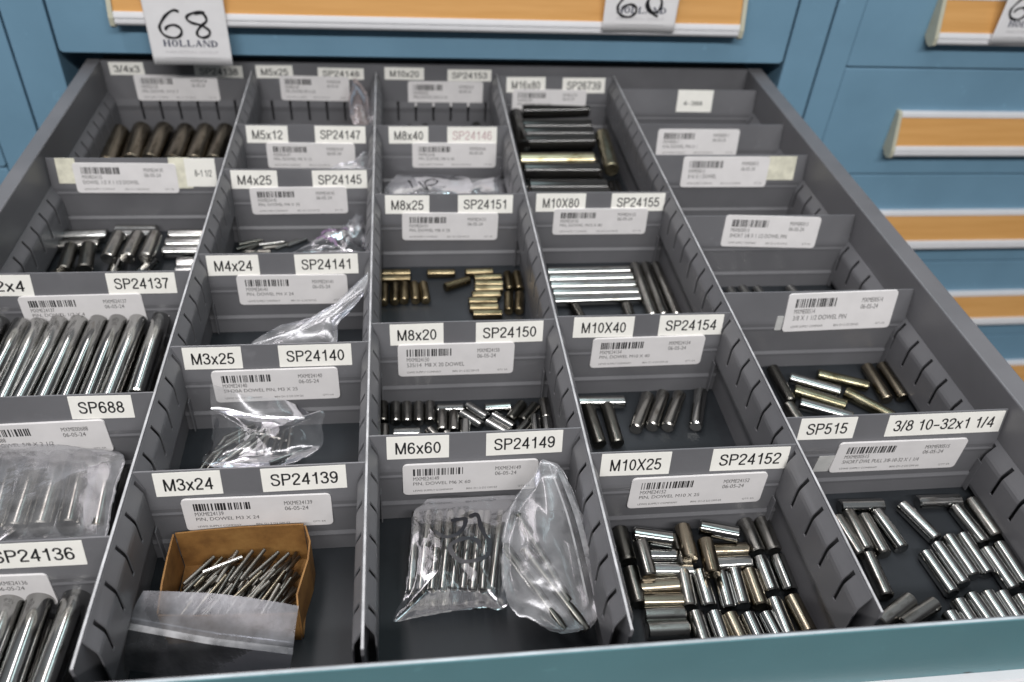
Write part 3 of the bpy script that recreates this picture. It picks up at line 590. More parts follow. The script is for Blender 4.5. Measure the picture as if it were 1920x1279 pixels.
def add_labels(key, parent, yfun):
    seen = 0
    for i, (k, x0, x1, z1, z0, txt) in enumerate(LABELS[key]):
        rot = rng.uniform(-.012, .012)
        if key == 'a': z0 = -24.5
        if k == 't' and key not in ('a', 'back', 'p1a'):
            c = (z0+z1)/2; h = 17.0
            z1, z0 = -.9, -.9-h
            if key == 'p1c': rot = -.01
        if key == 'm1025': x0 -= 2.5; x1 -= 3.5
        if k == 'b':
            if key == 'm1025': z1 += 7.5; z0 += 7.5
            if key == 'm324': z1 += 2.5; z0 += 2.5
            if key == 'f': z1 -= 1
            if z1-z0 < 27: z0 = z1-28
            if key == 'p1c': x0 -= 8; rot = .02
            if key == 'p1d': x0 = x1-88; rot = -.03
            if key == 'd': rot = -.035
            if key == 'e': rot = .02
            if z1 > -17.9 and key not in ('b', 'c', 'd', 'e', 'p1a', 'back'): z1 -= 1.0   # tuck below the tapes
        kind = {'t': ('size_label', 'number_label')[min(seen, 1)], 'b': 'barcode_label', 'y': 'old_tape', 'w': 'old_tape'}[k]
        if k == 't': seen += 1
        if key == 'back' and k == 't' and txt[:2] == 'SP': kind = 'number_label'
        if key == 'back' and k == 't' and txt[:2] != 'SP': kind = 'size_label'
        if key in ('f', 'p1b', 'p1c', 'p1d') and k == 't': kind = 'number_label' if txt[:2] == 'SP' else 'size_label'
        lift = .0
        if key == 'p1a' and k == 'b': lift = .35
        if key == 'p1a' and k == 't': lift = .2
        if key == 'c' and k == 'b': lift = .35
        if key == 'f' and k == 't' and 'SP' not in txt: lift = .0
        if k == 'b' and key not in ('p1a', 'c'): lift = .33 if any(q[0] == 't' and q[4] < z1+.1 for q in LABELS[key]) else 0
        if k == 't' and key in ('m820', 'm825', 'm840', 'm425', 'm1080', 'm1040', 'sp267', 'm512', 'back'): lift = .38 if False else 0
        d = DESC.get(key)
        num = [q[5] for q in LABELS[key] if q[0] == 't']
        code = CODE.get(key)
        if key == 'back':
            grp = i//3; num = [LABELS[key][grp*3][5], LABELS[key][grp*3+1][5]]
        if not d and num: d = 'PIN, DOWEL '+num[0].upper().replace('X', ' X ')
        if not code: code = ('MXME'+[s for s in num if s[:2] == 'SP'][0][2:]) if any(s[:2] == 'SP' for s in num) else 'MXME00510'
        sticker(kind, k, x0, x1, z1, z0, (lambda z, l=lift: yfun(z)-l), parent, txt, d or '', code, sum(ord(c)*(j+3) for j, c in enumerate(code)), rot)
LABELS['e'].append(('w', 322.5, 328.0, -21, -34, '')); LABELS['f'].append(('w', 305, 317, -33, -50, ''))
for key, (col, yp) in PART.items():
    xl, xr = COLX[col]
    lab = PLAB.get(key)
    if not lab: lab = 'grey partition labelled %s and %s' % (LABELS[key][0][5], LABELS[key][1][5])
    t = thing('drawer_partition', ((xl+xr)/2, yp, FL), lab, 'partition', 'labelled cross partitions of the open drawer')
    t['kind'] = 'thing'
    a = xl+(1.0 if xl != XL else .8); b = xr-(1.0 if xr != XR else .8)
    m = MB()
    poly = [(yp+y, z) for z, y in PROF] + [(yp+y+1.0, z) for z, y in PROF[::-1]]
    n = len(PROF); v = []; f = []
    for x in (a, b):
        v += [(x, yp+y, z) for z, y in PROF] + [(x, yp+y+1.0, z) for z, y in PROF]
    o2 = 2*n
    for i in range(n-1):
        f += [(i, i+1, o2+i+1, o2+i), (n+i, o2+n+i, o2+n+i+1, n+i+1), (i, n+i, n+i+1, i+1), (o2+i, o2+i+1, o2+n+i+1, o2+n+i)]
    f += [(0, o2, o2+n, n), (n-1, 2*n-1, o2+2*n-1, o2+n-1)]
    m.add(v, f)
    # folded side flanges below the slots
    for x in (a+5.2, b-6.0):
        m.box(x, x+.8, yp-5, yp-.2, -73, -44)
    m.make('partition_plate', 'grey', t)
    add_labels(key, t, lambda z, yp=yp: yp+yf(z))
add_labels('back', drawer, lambda z: 717.4)

# ---------------------------------------------------------------- dowel pins
_pm = {}
def pin_mesh(D, L, mat):
    k = (D, L, mat)
    if k in _pm: return _pm[k]
    r = D/2; ch = min(.9, D*.09); n = 48 if D > 4 else 18
    v = []; f = []; sm = []
    rings = [(-L/2, r-ch), (-L/2+ch, r), (L/2-ch, r), (L/2, r-ch)]
    def ring(z, q): return [(q*math.cos(2*math.pi*i/n)*MM, q*math.sin(2*math.pi*i/n)*MM, z*MM) for i in range(n)]
    for k2 in range(3):          # separate strips keep the body's highlight straight
        b0 = len(v); v += ring(*rings[k2])+ring(*rings[k2+1])
        for i in range(n):
            f.append((b0+i, b0+(i+1) % n, b0+n+(i+1) % n, b0+n+i)); sm.append(True)
    b0 = len(v); v += ring(*rings[0]); f.append(tuple(range(b0, b0+n))[::-1]); sm.append(False)
    b0 = len(v); v += ring(*rings[3]); f.append(tuple(range(b0, b0+n))); sm.append(False)
    me = bpy.data.meshes.new('dowel_pin'); me.from_pydata(v, [], f); me.update()
    for p, s in zip(me.polygons, sm): p.use_smooth = s
    me.materials.append(M[mat]); _pm[k] = me
    return me
def pin(D, L, mat, x, y, z, ang, tilt=0.0):
    o = bpy.data.objects.new('dowel_pin', pin_mesh(D, L, mat)); COL.objects.link(o)
    o.location = (x*MM, y*MM, z*MM)
    o.rotation_mode = 'QUATERNION'
    d = Vector((math.cos(math.radians(ang))*math.cos(tilt), math.sin(math.radians(ang))*math.cos(tilt), math.sin(tilt)))
    o.rotation_quaternion = d.to_track_quat('Z', 'Y')
    o.rotation_quaternion = o.rotation_quaternion @ Matrix.Rotation(random.Random(x*7+y).uniform(0, 6.28), 3, 'Z').to_quaternion()
    return o
PLACE = {'M8x25': 'M8x25 compartment', 'M8x20': 'M8x20 compartment', 'M10X80': 'M10X80 compartment', 'M10X40': 'M10X40 compartment', 'M10X25': 'M10X25 compartment',
         '515': 'front right corner compartment', 'e': 'compartment behind the SP515 partition', 'd': 'compartment between two right partitions', 'M16': 'M16x80 compartment',
         '3/4x3': '3/4x3 compartment', 'half': 'compartment behind SP24137', '1/2x4': '1/2x4 compartment', '688': 'SP688 bag', '24136': 'SP24136 compartment', '660': 'flat M6x60 bag',
         '660b': 'upright M6x60 bag', 'M4x25': 'M4x25 compartment'}
LOOK = dict(bronze='bronze-tinted', worn='dull grey', steel='bright steel', dull='dull grey', dark='dark oily', gold='straw-coloured', brown='brownish', brass='yellowish', oxide='black')
ORD = ['first', 'second', 'third', 'fourth', 'fifth', 'sixth', 'seventh', 'eighth', 'ninth', 'tenth', 'eleventh', 'twelfth', 'thirteenth', 'fourteenth']
def rank(i, n, a, b):
    if n == 1: return ''
    if i == 0: return a+'most'
    if i == n-1: return b+'most'
    return ORD[i]+' from the '+a
nudge = random.Random(11)
for comp, D, L, items in PINS:
    if comp == 'M3x25':
        for k, (mat, x, y, z, a) in enumerate(items):
            o = pin(D, L, mat, x, y, z+nudge.uniform(-1.0, 3.0), a, nudge.uniform(-.12, .12))
            if k == len(items)-1: tag(o, 'bright thin dowel pin lying alone atop the M3x25 bag pile', 'dowel pin')
            else: tag(o, 'thin grey dowel pin in the loose pile beside the M3x25 bag mouth', 'dowel pin', 'thin pins piled in the M3x25 bag')
        continue
    if comp == '660b':
        for k, (mat, x, y, z, a) in enumerate(items):
            o = pin(D, L, 'dark', x, y+(0, 8, 12)[k], -55.5+.42*(y+(0, 8, 12)[k]-40), a, math.atan(.42)*math.sin(math.radians(a)))
            tag(o, 'grey dowel pin, %s, seen through the upright clear bag of the M6x60 compartment' % ('uppermost', 'middle one', 'lowest')[k], 'dowel pin', 'dowel pins in the upright M6x60 bag')
        continue
    groups = {}
    zmin = min(i[3] for i in items)
    for it in items:
        a = it[4] % 180
        ori = 'crosswise' if (a < 14 or a > 166) else ('lengthwise' if 74 < a < 106 else 'slanted')
        top = 'upper ' if it[3] > zmin+2 and comp not in ('688', '1/2x4', '24136') else ''
        groups.setdefault((top, ori), []).append(it)
    for (top, ori), lst in groups.items():
        rows = [[q] for q in lst]
        if ori == 'crosswise':
            cols = []
            for q in sorted(lst, key=lambda q: q[1]):
                if cols and q[1]-cols[-1][-1][1] < L*.5: cols[-1].append(q)
                else: cols.append([q])
            for ci, c in enumerate(cols):
                c.sort(key=lambda q: q[2])
                cw = '' if len(cols) == 1 else ' of the '+('left' if ci == 0 else 'right' if ci == len(cols)-1 else 'middle')+' stack'
                for i, q in enumerate(c):
                    s = {'': 'only one', 'frontmost': 'front one', 'backmost': 'rear one'}.get(rank(i, len(c), 'front', 'back'), rank(i, len(c), 'front', 'back'))
                    o = pin(D, L, q[0], q[1], q[2], q[3], q[4]+nudge.uniform(-.6, .6))
                    tag(o, '%s %s%s dowel pin, %s%s, %s' % (LOOK[q[0]], top, ori, s, cw, PLACE[comp]), 'dowel pin', 'dowel pins in the '+PLACE[comp])
        else:
            rws = []
            for q in sorted(lst, key=lambda q: q[2]):
                if rws and q[2]-rws[-1][-1][2] < L*.35: rws[-1].append(q)
                else: rws.append([q])
            for ri, r in enumerate(rws):
                r.sort(key=lambda q: q[1])
                rw = '' if len(rws) == 1 else ' in '+('front' if ri == 0 else 'back' if ri == len(rws)-1 else ORD[ri])+' row'
                for i, q in enumerate(r):
                    s = rank(i, len(r), 'left', 'right') or 'alone'
                    o = pin(D, L, q[0], q[1], q[2], q[3], q[4]+nudge.uniform(-.6, .6))
                    tag(o, '%s %s%s dowel pin, %s%s, %s' % (LOOK[q[0]], top, ori, s, rw, PLACE[comp]), 'dowel pin', 'dowel pins in the '+PLACE[comp])
# lower layers in the M16x80 pile that show between the top ones
for i, y in enumerate((690, 672, 640, 606, 578, 545)):
    tag(pin(16, 80, 'oxide', 199, y, -53.4, 90*0+.8), 'black crosswise dowel pin, %s from back, middle layer, M16x80 compartment' % ORD[i], 'dowel pin', 'dowel pins in the M16x80 compartment')
for i, y in enumerate((700, 683, 666, 648, 630, 613, 596, 578, 560)):
    tag(pin(16, 80, 'oxide', 196, y, -67.3, .5), 'black crosswise dowel pin, %s from the back in the bottom layer, M16x80 compartment' % ORD[i], 'dowel pin', 'dowel pins in the M16x80 compartment')
tag(pin(16, 80, 'oxide', 252, 540, -67.3, 88), 'black lengthwise dowel pin lying lowest at the right of the M16x80 compartment', 'dowel pin', 'dowel pins in the M16x80 compartment')
# lower layers that carry the top rows in the left column
for i in range(9): tag(pin(12.7, 101.6, 'dull', -279+13.4*i, 277, -54.5, 90), 'grey lengthwise dowel pin, %s from the left in the lower layer, 1/2x4 compartment' % ORD[i], 'dowel pin', 'dowel pins in the 1/2x4 compartment')
for i in range(9): tag(pin(12.7, 101.6, 'dull', -277+13.4*i, 276, -68.8, 90), 'grey lengthwise dowel pin, %s from the left in the bottom layer, 1/2x4 compartment' % ORD[i], 'dowel pin', 'dowel pins in the 1/2x4 compartment')
for i in range(6): tag(pin(15, 60, 'dull', -248+15.8*i, 164, -65, 92), 'grey thick dowel pin, %s from the left in the lower layer, SP688 bag' % ORD[i], 'dowel pin', 'dowel pins in the SP688 bag')
for i in range(6): tag(pin(15, 76, 'dull', -246+15.6*i, 43, -67.7, 90), 'grey lengthwise dowel pin, %s from the left in the bottom layer, SP24136 compartment' % ORD[i], 'dowel pin', 'dowel pins in the SP24136 compartment')
# lower layers under bags
for i in range(9): tag(pin(6, 60, 'dark', 27+6.6*i, 105-.3*i, -66.5, 84), 'dark dowel pin, %s from the left in the lower layer, flat M6x60 bag' % ORD[i], 'dowel pin', 'dowel pins in the flat M6x60 bag')
for i, y in enumerate((593, 585, 576.5, 568, 559.5)): tag(pin(8, 45, 'dull', 41.5, y, -71.2, .5), 'grey crosswise dowel pin, %s from the back inside the M8x40 bag' % ORD[i], 'dowel pin', 'dowel pins in the M8x40 bag')
for i, x in enumerate((14, 34, 55, 78, 97, 116)): tag(pin(10, 20, 'dark', x, 698+(i % 2)*6, -70+(i % 3)*4, (90, 70, 95, 15, 80, 100)[i]), 'dark short dowel pin, %s from the left at the back, M10x20 compartment' % ORD[i], 'dowel pin', 'dowel pins in the M10x20 compartment')
for i, x in enumerate((-120, -106, -90, -74, -58, -42)): tag(pin(5, 25, 'dark', x, 704+(i % 2)*5, -70+(i % 2)*3, (80, 95, 20, 70, 110, 85)[i]), 'dark thin dowel pin, %s from the left at the back, M5x25 compartment' % ORD[i], 'dowel pin', 'dowel pins in the M5x25 compartment')

# ---------------------------------------------------------------- carton with thin pins (M3x24)
cb = thing('cardboard_box', (-78, 95, FL), 'small open brown cardboard box holding thin pins, M3x24 compartment', 'box')
def wall(pts, h0, tops, th, name):
    """cardboard wall along a ground polyline, tops = height at each point"""
    v = []; f = []
    n = len(pts)
    for i, (x, y) in enumerate(pts):
        d = Vector(pts[min(i+1, n-1)])-Vector(pts[max(i-1, 0)]); d.normalize(); nn = Vector((-d.y, d.x))*th/2
        for s in (1, -1):
            v.append((x+nn.x*s, y+nn.y*s, h0)); v.append((x+nn.x*s, y+nn.y*s, tops[i]))
    for i in range(n-1):
        a = 4*i; b = a+4
        f += [(a, b, b+1, a+1), (a+2, a+3, b+3, b+2), (a+1, b+1, b+3, a+3), (a, a+2, b+2, b)]
    f += [(0, 1, 3, 2), (4*n-4, 4*n-2, 4*n-1, 4*n-3)]
    return obj(name, v, f, 'card', cb)
wall([(-116, 121.5), (-97, 122), (-78, 122.4), (-58, 122), (-40, 121.5)], FL+.3, [-41.5, -40.5, -40, -39.5, -39], 1.0, 'box_wall')
wall([(-117, 120.8), (-117.5, 105), (-117.5, 88), (-117, 70)], FL+.3, [-41.5, -42, -43, -46], 1.0, 'box_wall')
wall([(-39.0, 120.8), (-35.6, 110), (-36.0, 98), (-38.8, 84), (-40.5, 74), (-39.5, 66)], FL+.3, [-39.5, -41, -42, -42.5, -42, -44], 1.0, 'box_wall')
wall([(-116.4, 69.5), (-96, 68), (-70, 66.6), (-40.2, 65.5)], FL+.3, [-47, -47.5, -48, -48], 1.0, 'box_wall')
m = MB(); m.box(-116, -39, 68, 121, FL+.25, FL+1.2); m.make('box_bottom', 'card', cb)
rr = random.Random(21)
heap = MB()
def rod(mb, x, y, z, ang, tilt, r, L):
    d = Vector((math.cos(ang)*math.cos(tilt), math.sin(ang)*math.cos(tilt), math.sin(tilt))); u = d.cross(Vector((0, 0, 1))).normalized(); w = u.cross(d); n = 10
    vs = []
    for s_ in (-L/2, L/2):
        for i in range(n):
            a = 2*math.pi*i/n; p = Vector((x, y, z))+d*s_+u*r*math.cos(a)+w*r*math.sin(a); vs.append(tuple(p))
    mb.add(vs, [tuple(range(n))[::-1], tuple(range(n, 2*n))]+[(i, (i+1) % n, n+(i+1) % n, n+i) for i in range(n)])
for layer in range(3):
    for i in range(13):
        for j in range(3):
            rod(heap, min(max(-110+5.2*i+rr.uniform(-2, 2), -104), -51), min(max(80+12*j+rr.uniform(-3, 3), 81), 107), -66+2.6*layer+rr.uniform(-.4, .4), math.radians(60+rr.uniform(-18, 16)), rr.uniform(-.05, .05), 1.25, 24)
h_ = heap.make('pin_heap', 'worn'); h_['kind'] = 'stuff'; tag(h_, 'heap of countless thin dowel pins filling the cardboard box', 'dowel pins')
for p in h_.data.polygons: p.use_smooth = len(p.vertices) == 4
for k in range(26):
    i = k % 9; row = k//9
    x = -104+6.2*i+rr.uniform(-3, 3); y = 82+11*row+rr.uniform(-3, 3)
    tag(pin(2.6, 24, ('worn', 'worn', 'brown', 'dark')[rr.randrange(4)], min(max(x, -104), -50), min(max(y, 80), 108), -57.6+rr.uniform(0, 1.4), 60+rr.uniform(-12, 10), rr.uniform(-.025, .025)),
        'thin dowel pin lying loose on the heap in the cardboard box', 'dowel pin', 'thin pins loose in the cardboard box')
tag(pin(2.6, 24, 'steel', -88, 106, -53.8, 24), 'bright thin dowel pin lying askew on top in the cardboard box', 'dowel pin')

# ---------------------------------------------------------------- plastic bags
def resample(P, n):
    P = [Vector(p) for p in P]; k = len(P); C = []
    for i in range(k):
        p0, p1, p2, p3 = P[i-1], P[i], P[(i+1) % k], P[(i+2) % k]
        for j in range(8):
            t = j/8
            C.append(.5*((2*p1)+(p2-p0)*t+(2*p0-5*p1+4*p2-p3)*t*t+(3*p1-p0-3*p2+p3)*t**3))
    d = [0]
    for i in range(len(C)): d.append(d[-1]+(C[(i+1) % len(C)]-C[i]).length)
    out = []; j = 0
    for i in range(n):
        s = d[-1]*i/n
        while d[j+1] < s: j += 1
        u = (s-d[j])/max(1e-9, d[j+1]-d[j]); out.append(C[j].lerp(C[(j+1) % len(C)], u))
    return out
_fold = {}
def crumple(p, f, seed):
    """long straight folds with flat facets between them, like stiff polythene"""
    if seed not in _fold:
        r = random.Random(seed*13+1); L = []
        for k in range(13):
            d = Vector((r.gauss(0, 1), r.gauss(0, 1), r.gauss(0, .6))).normalized()
            L.append((d, r.uniform(-1, 1), r.choice((-1, 1))*r.uniform(.25, 1), r.uniform(.25, 1.0)))
        _fold[seed] = L
    q = (p-_org[0])*f*.45
    h = 0
    for d, o, a, w in _fold[seed]:
        x = abs(q.dot(d)-o); h += a*(w-min(x, w))
    q2 = (p-_org[0])*f*1.25
    for d, o, a, w in _fold[seed][:9]:
        x = abs(q2.dot(d.yzx)-o*1.6); h += .38*a*(w-min(x, w))
    return .62*h+.10*noise.noise(p*f*1.6+Vector((seed, 0, 0)))
_org = [Vector()]
def pillow(name, pts, t_up, t_dn, amp, freq, seed, mat, parent=None, n=140, rings=44):
    R = resample(pts, n); c = sum(R, Vector())/n; _org[0] = c
    nr = Vector()
    for i in range(n): nr += (R[i]-c).cross(R[(i+1) % n]-c)
    nr.normalize()
    if nr.z < 0: nr = -nr
    v = []; f = []
    for side, th in ((1, t_up), (-1, t_dn)):
        base = len(v)
        for k in range(rings+1):
            rho = k/rings
            for i in range(n):
                if k == 0 and i > 0: break
                p = c+(R[i]-c)*rho
                bulge = th*(1-rho**2.5)**1.1 if rho < 1 else 0
                w = min(1, (1-rho)*6) if rho < 1 else .25
                q = p+nr*side*bulge+nr*crumple(p, freq, seed+side*3)*amp*(w if side > 0 else w*.6)
                if rho >= .99: q = q+(R[i]-c).normalized()*noise.noise(p*.25+Vector((seed, 0, 0)))*1.2
                q.z = max(q.z, FL+.5); v.append(tuple(q))
        def id_(k, i): return base if k == 0 else base+1+(k-1)*n+(i % n)
        for k in range(rings):
            for i in range(n):
                if k == 0: f.append((id_(0, 0), id_(1, i), id_(1, i+1)))
                else: f.append((id_(k, i), id_(k+1, i), id_(k+1, i+1), id_(k, i+1)))
    return obj(name, v, f, mat, parent, True)
def strip3(name, A, B, amp, freq, seed, mat, parent=None, m=10, sag=0, nn=48):
    """sheet between two 3-D polylines"""
    def samp(P, n):
        P = [Vector(p) for p in P]; out = []
        for i in range(n):
            u = i/(n-1)*(len(P)-1); j = min(int(u), len(P)-2); t = u-j
            p0, p1, p2, p3 = P[max(j-1, 0)], P[j], P[j+1], P[min(j+2, len(P)-1)]
            out.append(.5*((2*p1)+(p2-p0)*t+(2*p0-5*p1+4*p2-p3)*t*t+(3*p1-p0-3*p2+p3)*t**3))
        return out
    a, b = samp(A, nn), samp(B, nn); v = []; f = []; _org[0] = a[nn//2].lerp(b[nn//2], .5)
    for i in range(nn):
        for j in range(m+1):
            t = j/m; p = a[i].lerp(b[i], t); p.z += sag*math.sin(math.pi*t)
            p = p+Vector((0, -.5, .8))*crumple(p, freq, seed)*amp*math.sin(math.pi*min(1, max(.08, t)))
            p.z = max(p.z, FL+.5); v.append(tuple(p))
    for i in range(nn-1):
        for j in range(m): f.append((i*(m+1)+j, i*(m+1)+j+1, (i+1)*(m+1)+j+1, (i+1)*(m+1)+j))
    return obj(name, v, f, mat, parent, True)
def pen3(name, P, w, parent, lift=0.0, mat='marker'):
    z = sum(p[2] for p in P)/len(P)
    vs, fs = ribbon([(p[0], p[1]) for p in P], w)
    top = [v.co/MM for v in parent.data.vertices]
    top = top[:len(top)//2]                                  # upper sheet of the bag
    def zz_(x, y): return min(top, key=lambda p: (p[0]-x)**2+(p[1]-y)**2)[2]+.25
    return obj(name, [(x, y, zz_(x, y)+lift) for x, y in vs], fs, mat, parent)
G_ = 'clear plastic bags in the open drawer'
b = tag(pillow('plastic_bag', BAGS['A'], 6, 7, 4.2, .06, 3, 'filmhazy'), 'shiny crumpled clear zip bag propped upright against the right divider, M6x60 compartment', 'plastic bag', G_)
A_ = BAGS['A']
strip3('zip_strip', [A_[1], (128, 100, -22), (133, 62, -38)], [(115.5, 134, -9), (124, 99, -20), (129.5, 58, -38)], .3, .1, 5, 'zip', b, 3)
strip3('zip_strip', [(112, 132, -7), (120, 98, -18.5), (126, 54, -38)], [(111, 131.5, -7), (118.8, 97.5, -18.5), (124.8, 53.5, -38)], .3, .1, 7, 'zip', b, 2)
b = tag(pillow('plastic_bag', BAGS['B'], 3.0, 6, 1.3, .09, 9, 'filmclear'), 'clear bag with a number in black marker lying flat over M6x60 pins', 'plastic bag', G_)
pen3('marker_lettering', BAGS['B_m1'], 2.6, b); pen3('marker_lettering', BAGS['B_m2'], 2.8, b)
b = tag(pillow('plastic_bag', BAGS['C'], 6, 8, 2.2, .08, 14, 'film'), 'open clear zip bag with thin pins leaning on the M3x25 partition', 'plastic bag', G_)
strip3('bag_mouth', BAGS['C_top'], BAGS['C_bot'], 1.2, .06, 2, 'filmhazy', b, 8, 1.0)
Cb = BAGS['C_bot']
strip3('zip_strip', Cb, [(x, y-1.2, z-1.2) for x, y, z in Cb], .1, .1, 5, 'zip', b, 2)
b = tag(pillow('plastic_bag', BAGS['D'], 5, 6, 2.5, .05, 23, 'filmhazy'), 'milky plastic bag folded over against the divider in the M4x24 compartment', 'plastic bag', G_)
pillow('folded_flap', BAGS['D_fl'], 1.5, .8, 1.2, .06, 31, 'filmhazy', b, 70, 14)
vs_, fs_ = [(-34, 281, -27), (-32.5, 281, -27), (-35, 268, -38), (-33.5, 268, -38), (-36, 256, -46), (-34.5, 256, -46)], [(0, 1, 3, 2), (2, 3, 5, 4)]
obj('printed_line', vs_, fs_, 'marker', b)
b = tag(pillow('plastic_bag', BAGS['E'], 6, 6, 4.0, .09, 37, 'film'), 'crumpled clear bag with purple print at the right of the M4x25 compartment', 'plastic bag', G_)
rp = random.Random(5)
for k in range(7):
    x = -46+rp.uniform(-9, 14); y = 458+rp.uniform(-8, 12)
    pen3('purple_print', [(x, y, -55), (x+rp.uniform(2, 6), y+rp.uniform(-3, 4), -53), (x+rp.uniform(4, 9), y+rp.uniform(-5, 5), -55)], 2.2, b, 0, 'purple')
tag(pillow('plastic_bag', BAGS['F'], 4, 4, 2.2, .07, 41, 'filmhazy'), 'corner of a milky plastic bag sticking up in the M5x12 compartment', 'plastic bag', G_)
tag(pillow('plastic_bag', BAGS['G'], 4, 4, 2.0, .06, 47, 'filmpink'), 'dusty pinkish plastic bag standing at the right of the M5x25 compartment', 'plastic bag', G_)
b = tag(pillow('plastic_bag', BAGS['H'], 3, 4, 2.6, .07, 53, 'film'), 'crumpled clear bag with black marker scrawl in the M8x40 compartment', 'plastic bag', G_)
pen3('marker_lettering', BAGS['H_m1'], 1.8, b); pen3('marker_lettering', BAGS['H_m2'], 1.6, b)
tag(pillow('plastic_bag', BAGS['I'], 3, 9, 1.3, .045, 61, 'filmsoft'), 'big clear bag wrapped around thick pins in the SP688 compartment', 'plastic bag', G_)
# flat zip bag hanging over the front of the carton
b = thing('plastic_bag', (-85, 60, FL), 'flat grey-looking empty zip bag draped over the front of the cardboard box', 'plastic bag', G_)
T_ = [(-125, 80, -38), (-105, 77.5, -37.5), (-84, 75, -38), (-60, 70, -38.5), (-38.5, 65, -40)]
M_ = [(-131, 63, -45), (-109, 57, -45), (-86, 51, -45.5), (-62, 46, -46), (-40.5, 42, -47)]
B_ = [(-134, 48, -65), (-112, 44, -66), (-89, 41, -66), (-66, 39, -67), (-45, 36, -68)]
strip3('bag_header', T_, M_, .9, .05, 3, 'filmgrey', b, 14, 1.6)
strip3('bag_body', [(x, y, z) for x, y, z in M_], B_, .9, .05, 8, 'filmbody', b, 14, .8)
strip3('zip_strip', [(x, y+1, z+.9) for x, y, z in M_], [(x, y-2.2, z-.6) for x, y, z in M_], .1, .1, 2, 'zip', b, 3)
strip3('zip_strip', [(x, y+4.2, z+1.6) for x, y, z in M_], [(x, y+3.4, z+1.4) for x, y, z in M_], .1, .1, 2, 'zip', b, 2)
# curled paper tag among the long pins
v = []; f = []
Kp = [(-153.5, 360, -38), (-156.5, 348, -36), (-160.5, 333, -41), (-161.5, 319, -45), (-162, 300, -52)]
hwid = [1.0, 4.2, 3.6, 2.6, 2.2]
for (x, y, z), h in zip(Kp, hwid): v += [(x-h, y+1, z), (x+h*.6, y-1, z+h*.8)]
for i in range(len(Kp)-1): f.append((2*i, 2*i+1, 2*i+3, 2*i+2))
o = obj('paper_tag', v, f, 'tag', None, True); sd = o.modifiers.new('sheet', 'SOLIDIFY'); sd.thickness = .0003
sb = o.modifiers.new('curl', 'SUBSURF'); sb.levels = 2; sb.render_levels = 2
tag(o, 'curled white paper strip tucked beside the right long pin, 1/2x4 compartment', 'paper tag')
v = [(-180, 318, -60), (-174.5, 320, -56), (-182, 300, -62), (-176.5, 302, -58), (-182.5, 286, -63), (-178, 287, -59)]
o = obj('paper_tag', v, [(0, 1, 3, 2), (2, 3, 5, 4)], 'tag'); sd = o.modifiers.new('sheet', 'SOLIDIFY'); sd.thickness = .0003
tag(o, 'straight white paper sliver between the two rightmost long pins, 1/2x4 compartment', 'paper tag')
v = []; n = 18
for i in range(n): v.append((384.5+2.0*math.cos(i*2*math.pi/n), 112+2.0*math.sin(i*2*math.pi/n), FL+.25))
v += [(x, y, FL+.02) for x, y, z in v]
o = obj('white_dot', v, [tuple(range(n))] + [(i, (i+1) % n, n+(i+1) % n, n+i) for i in range(n)], 'tag')  # small flat white disc on the drawer floor
tag(o, 'tiny white dot on the drawer floor, front right compartment', 'paper dot')

# ---------------------------------------------------------------- white lot tags hung on the handles
def serif_word(P, u0, u1, v0, v1):
    """HOLLAND in a fat-and-thin serif capital"""
    L = MB(); n = 7; cw = (u1-u0)/n; h = v1-v0
    def q(*pts): L.add([P(a, b) for a, b in pts], [tuple(range(len(pts)))])
    def rect(a, b, c, d): q((a, c), (b, c), (b, d), (a, d))
    for i, ch in enumerate('HOLLAND'):
        x = u0+cw*i+cw*.08; w = cw*.78; st = w*.26; th = h*.09
        if ch == 'H':
            for a in (x, x+w-st): rect(a, a+st, v0, v1); rect(a-st*.3, a+st*1.3, v0, v0+th); rect(a-st*.3, a+st*1.3, v1-th, v1)
            rect(x+st, x+w-st, v0+h*.46, v0+h*.46+th)
        elif ch == 'O':
            k = 20; vs = []
            for j in range(k):
                a = 2*math.pi*j/k
                vs += [P(x+w/2+w/2*math.cos(a), v0+h/2+h/2*math.sin(a)), P(x+w/2+(w/2-st)*math.cos(a), v0+h/2+(h/2-th)*math.sin(a))]
            L.add(vs, [(2*j, 2*j+1, (2*j+3) % (2*k), (2*j+2) % (2*k)) for j in range(k)])
        elif ch == 'L':
            rect(x, x+st, v0, v1); rect(x-st*.3, x+st*1.3, v1-th, v1); rect(x-st*.3, x+w, v0, v0+th); rect(x+w-th, x+w, v0, v0+h*.35)
        elif ch == 'A':
            q((x, v0), (x+th, v0), (x+w/2+th*.3, v1), (x+w/2-th*.7, v1)); q((x+w-st, v0), (x+w, v0), (x+w/2+th, v1), (x+w/2-st*.6, v1))
            rect(x+w*.22, x+w*.72, v0+h*.28, v0+h*.28+th); rect(x-st*.4, x+st*.8, v0, v0+th*.8); rect(x+w-st*1.3, x+w+st*.3, v0, v0+th*.8)
        elif ch == 'N':
            rect(x, x+th*1.2, v0, v1); rect(x+w-th*1.2, x+w, v0, v1); q((x, v1), (x+st, v1), (x+w, v0), (x+w-st, v0))
        elif ch == 'D':
            rect(x, x+st, v0, v1); k = 12; vs = []
            for j in range(k+1):
                a = -math.pi/2+math.pi*j/k
                vs += [P(x+st*.5+(w-st*.5)*math.cos(a), v0+h/2+h/2*math.sin(a)), P(x+st*.5+(w-st*1.5)*max(0, math.cos(a)), v0+h/2+(h/2-th)*math.sin(a))]
            L.add(vs, [(2*j, 2*j+1, 2*j+3, 2*j+2) for j in range(k)]); rect(x-st*.3, x+st, v0, v0+th); rect(x-st*.3, x+st, v1-th, v1)
    return L
SIX = [(1410, 85), (1370, 75), (1310, 110), (1265, 160), (1245, 200), (1260, 245), (1300, 270), (1360, 272), (1400, 240), (1395, 200), (1350, 180), (1300, 195), (1285, 220)]
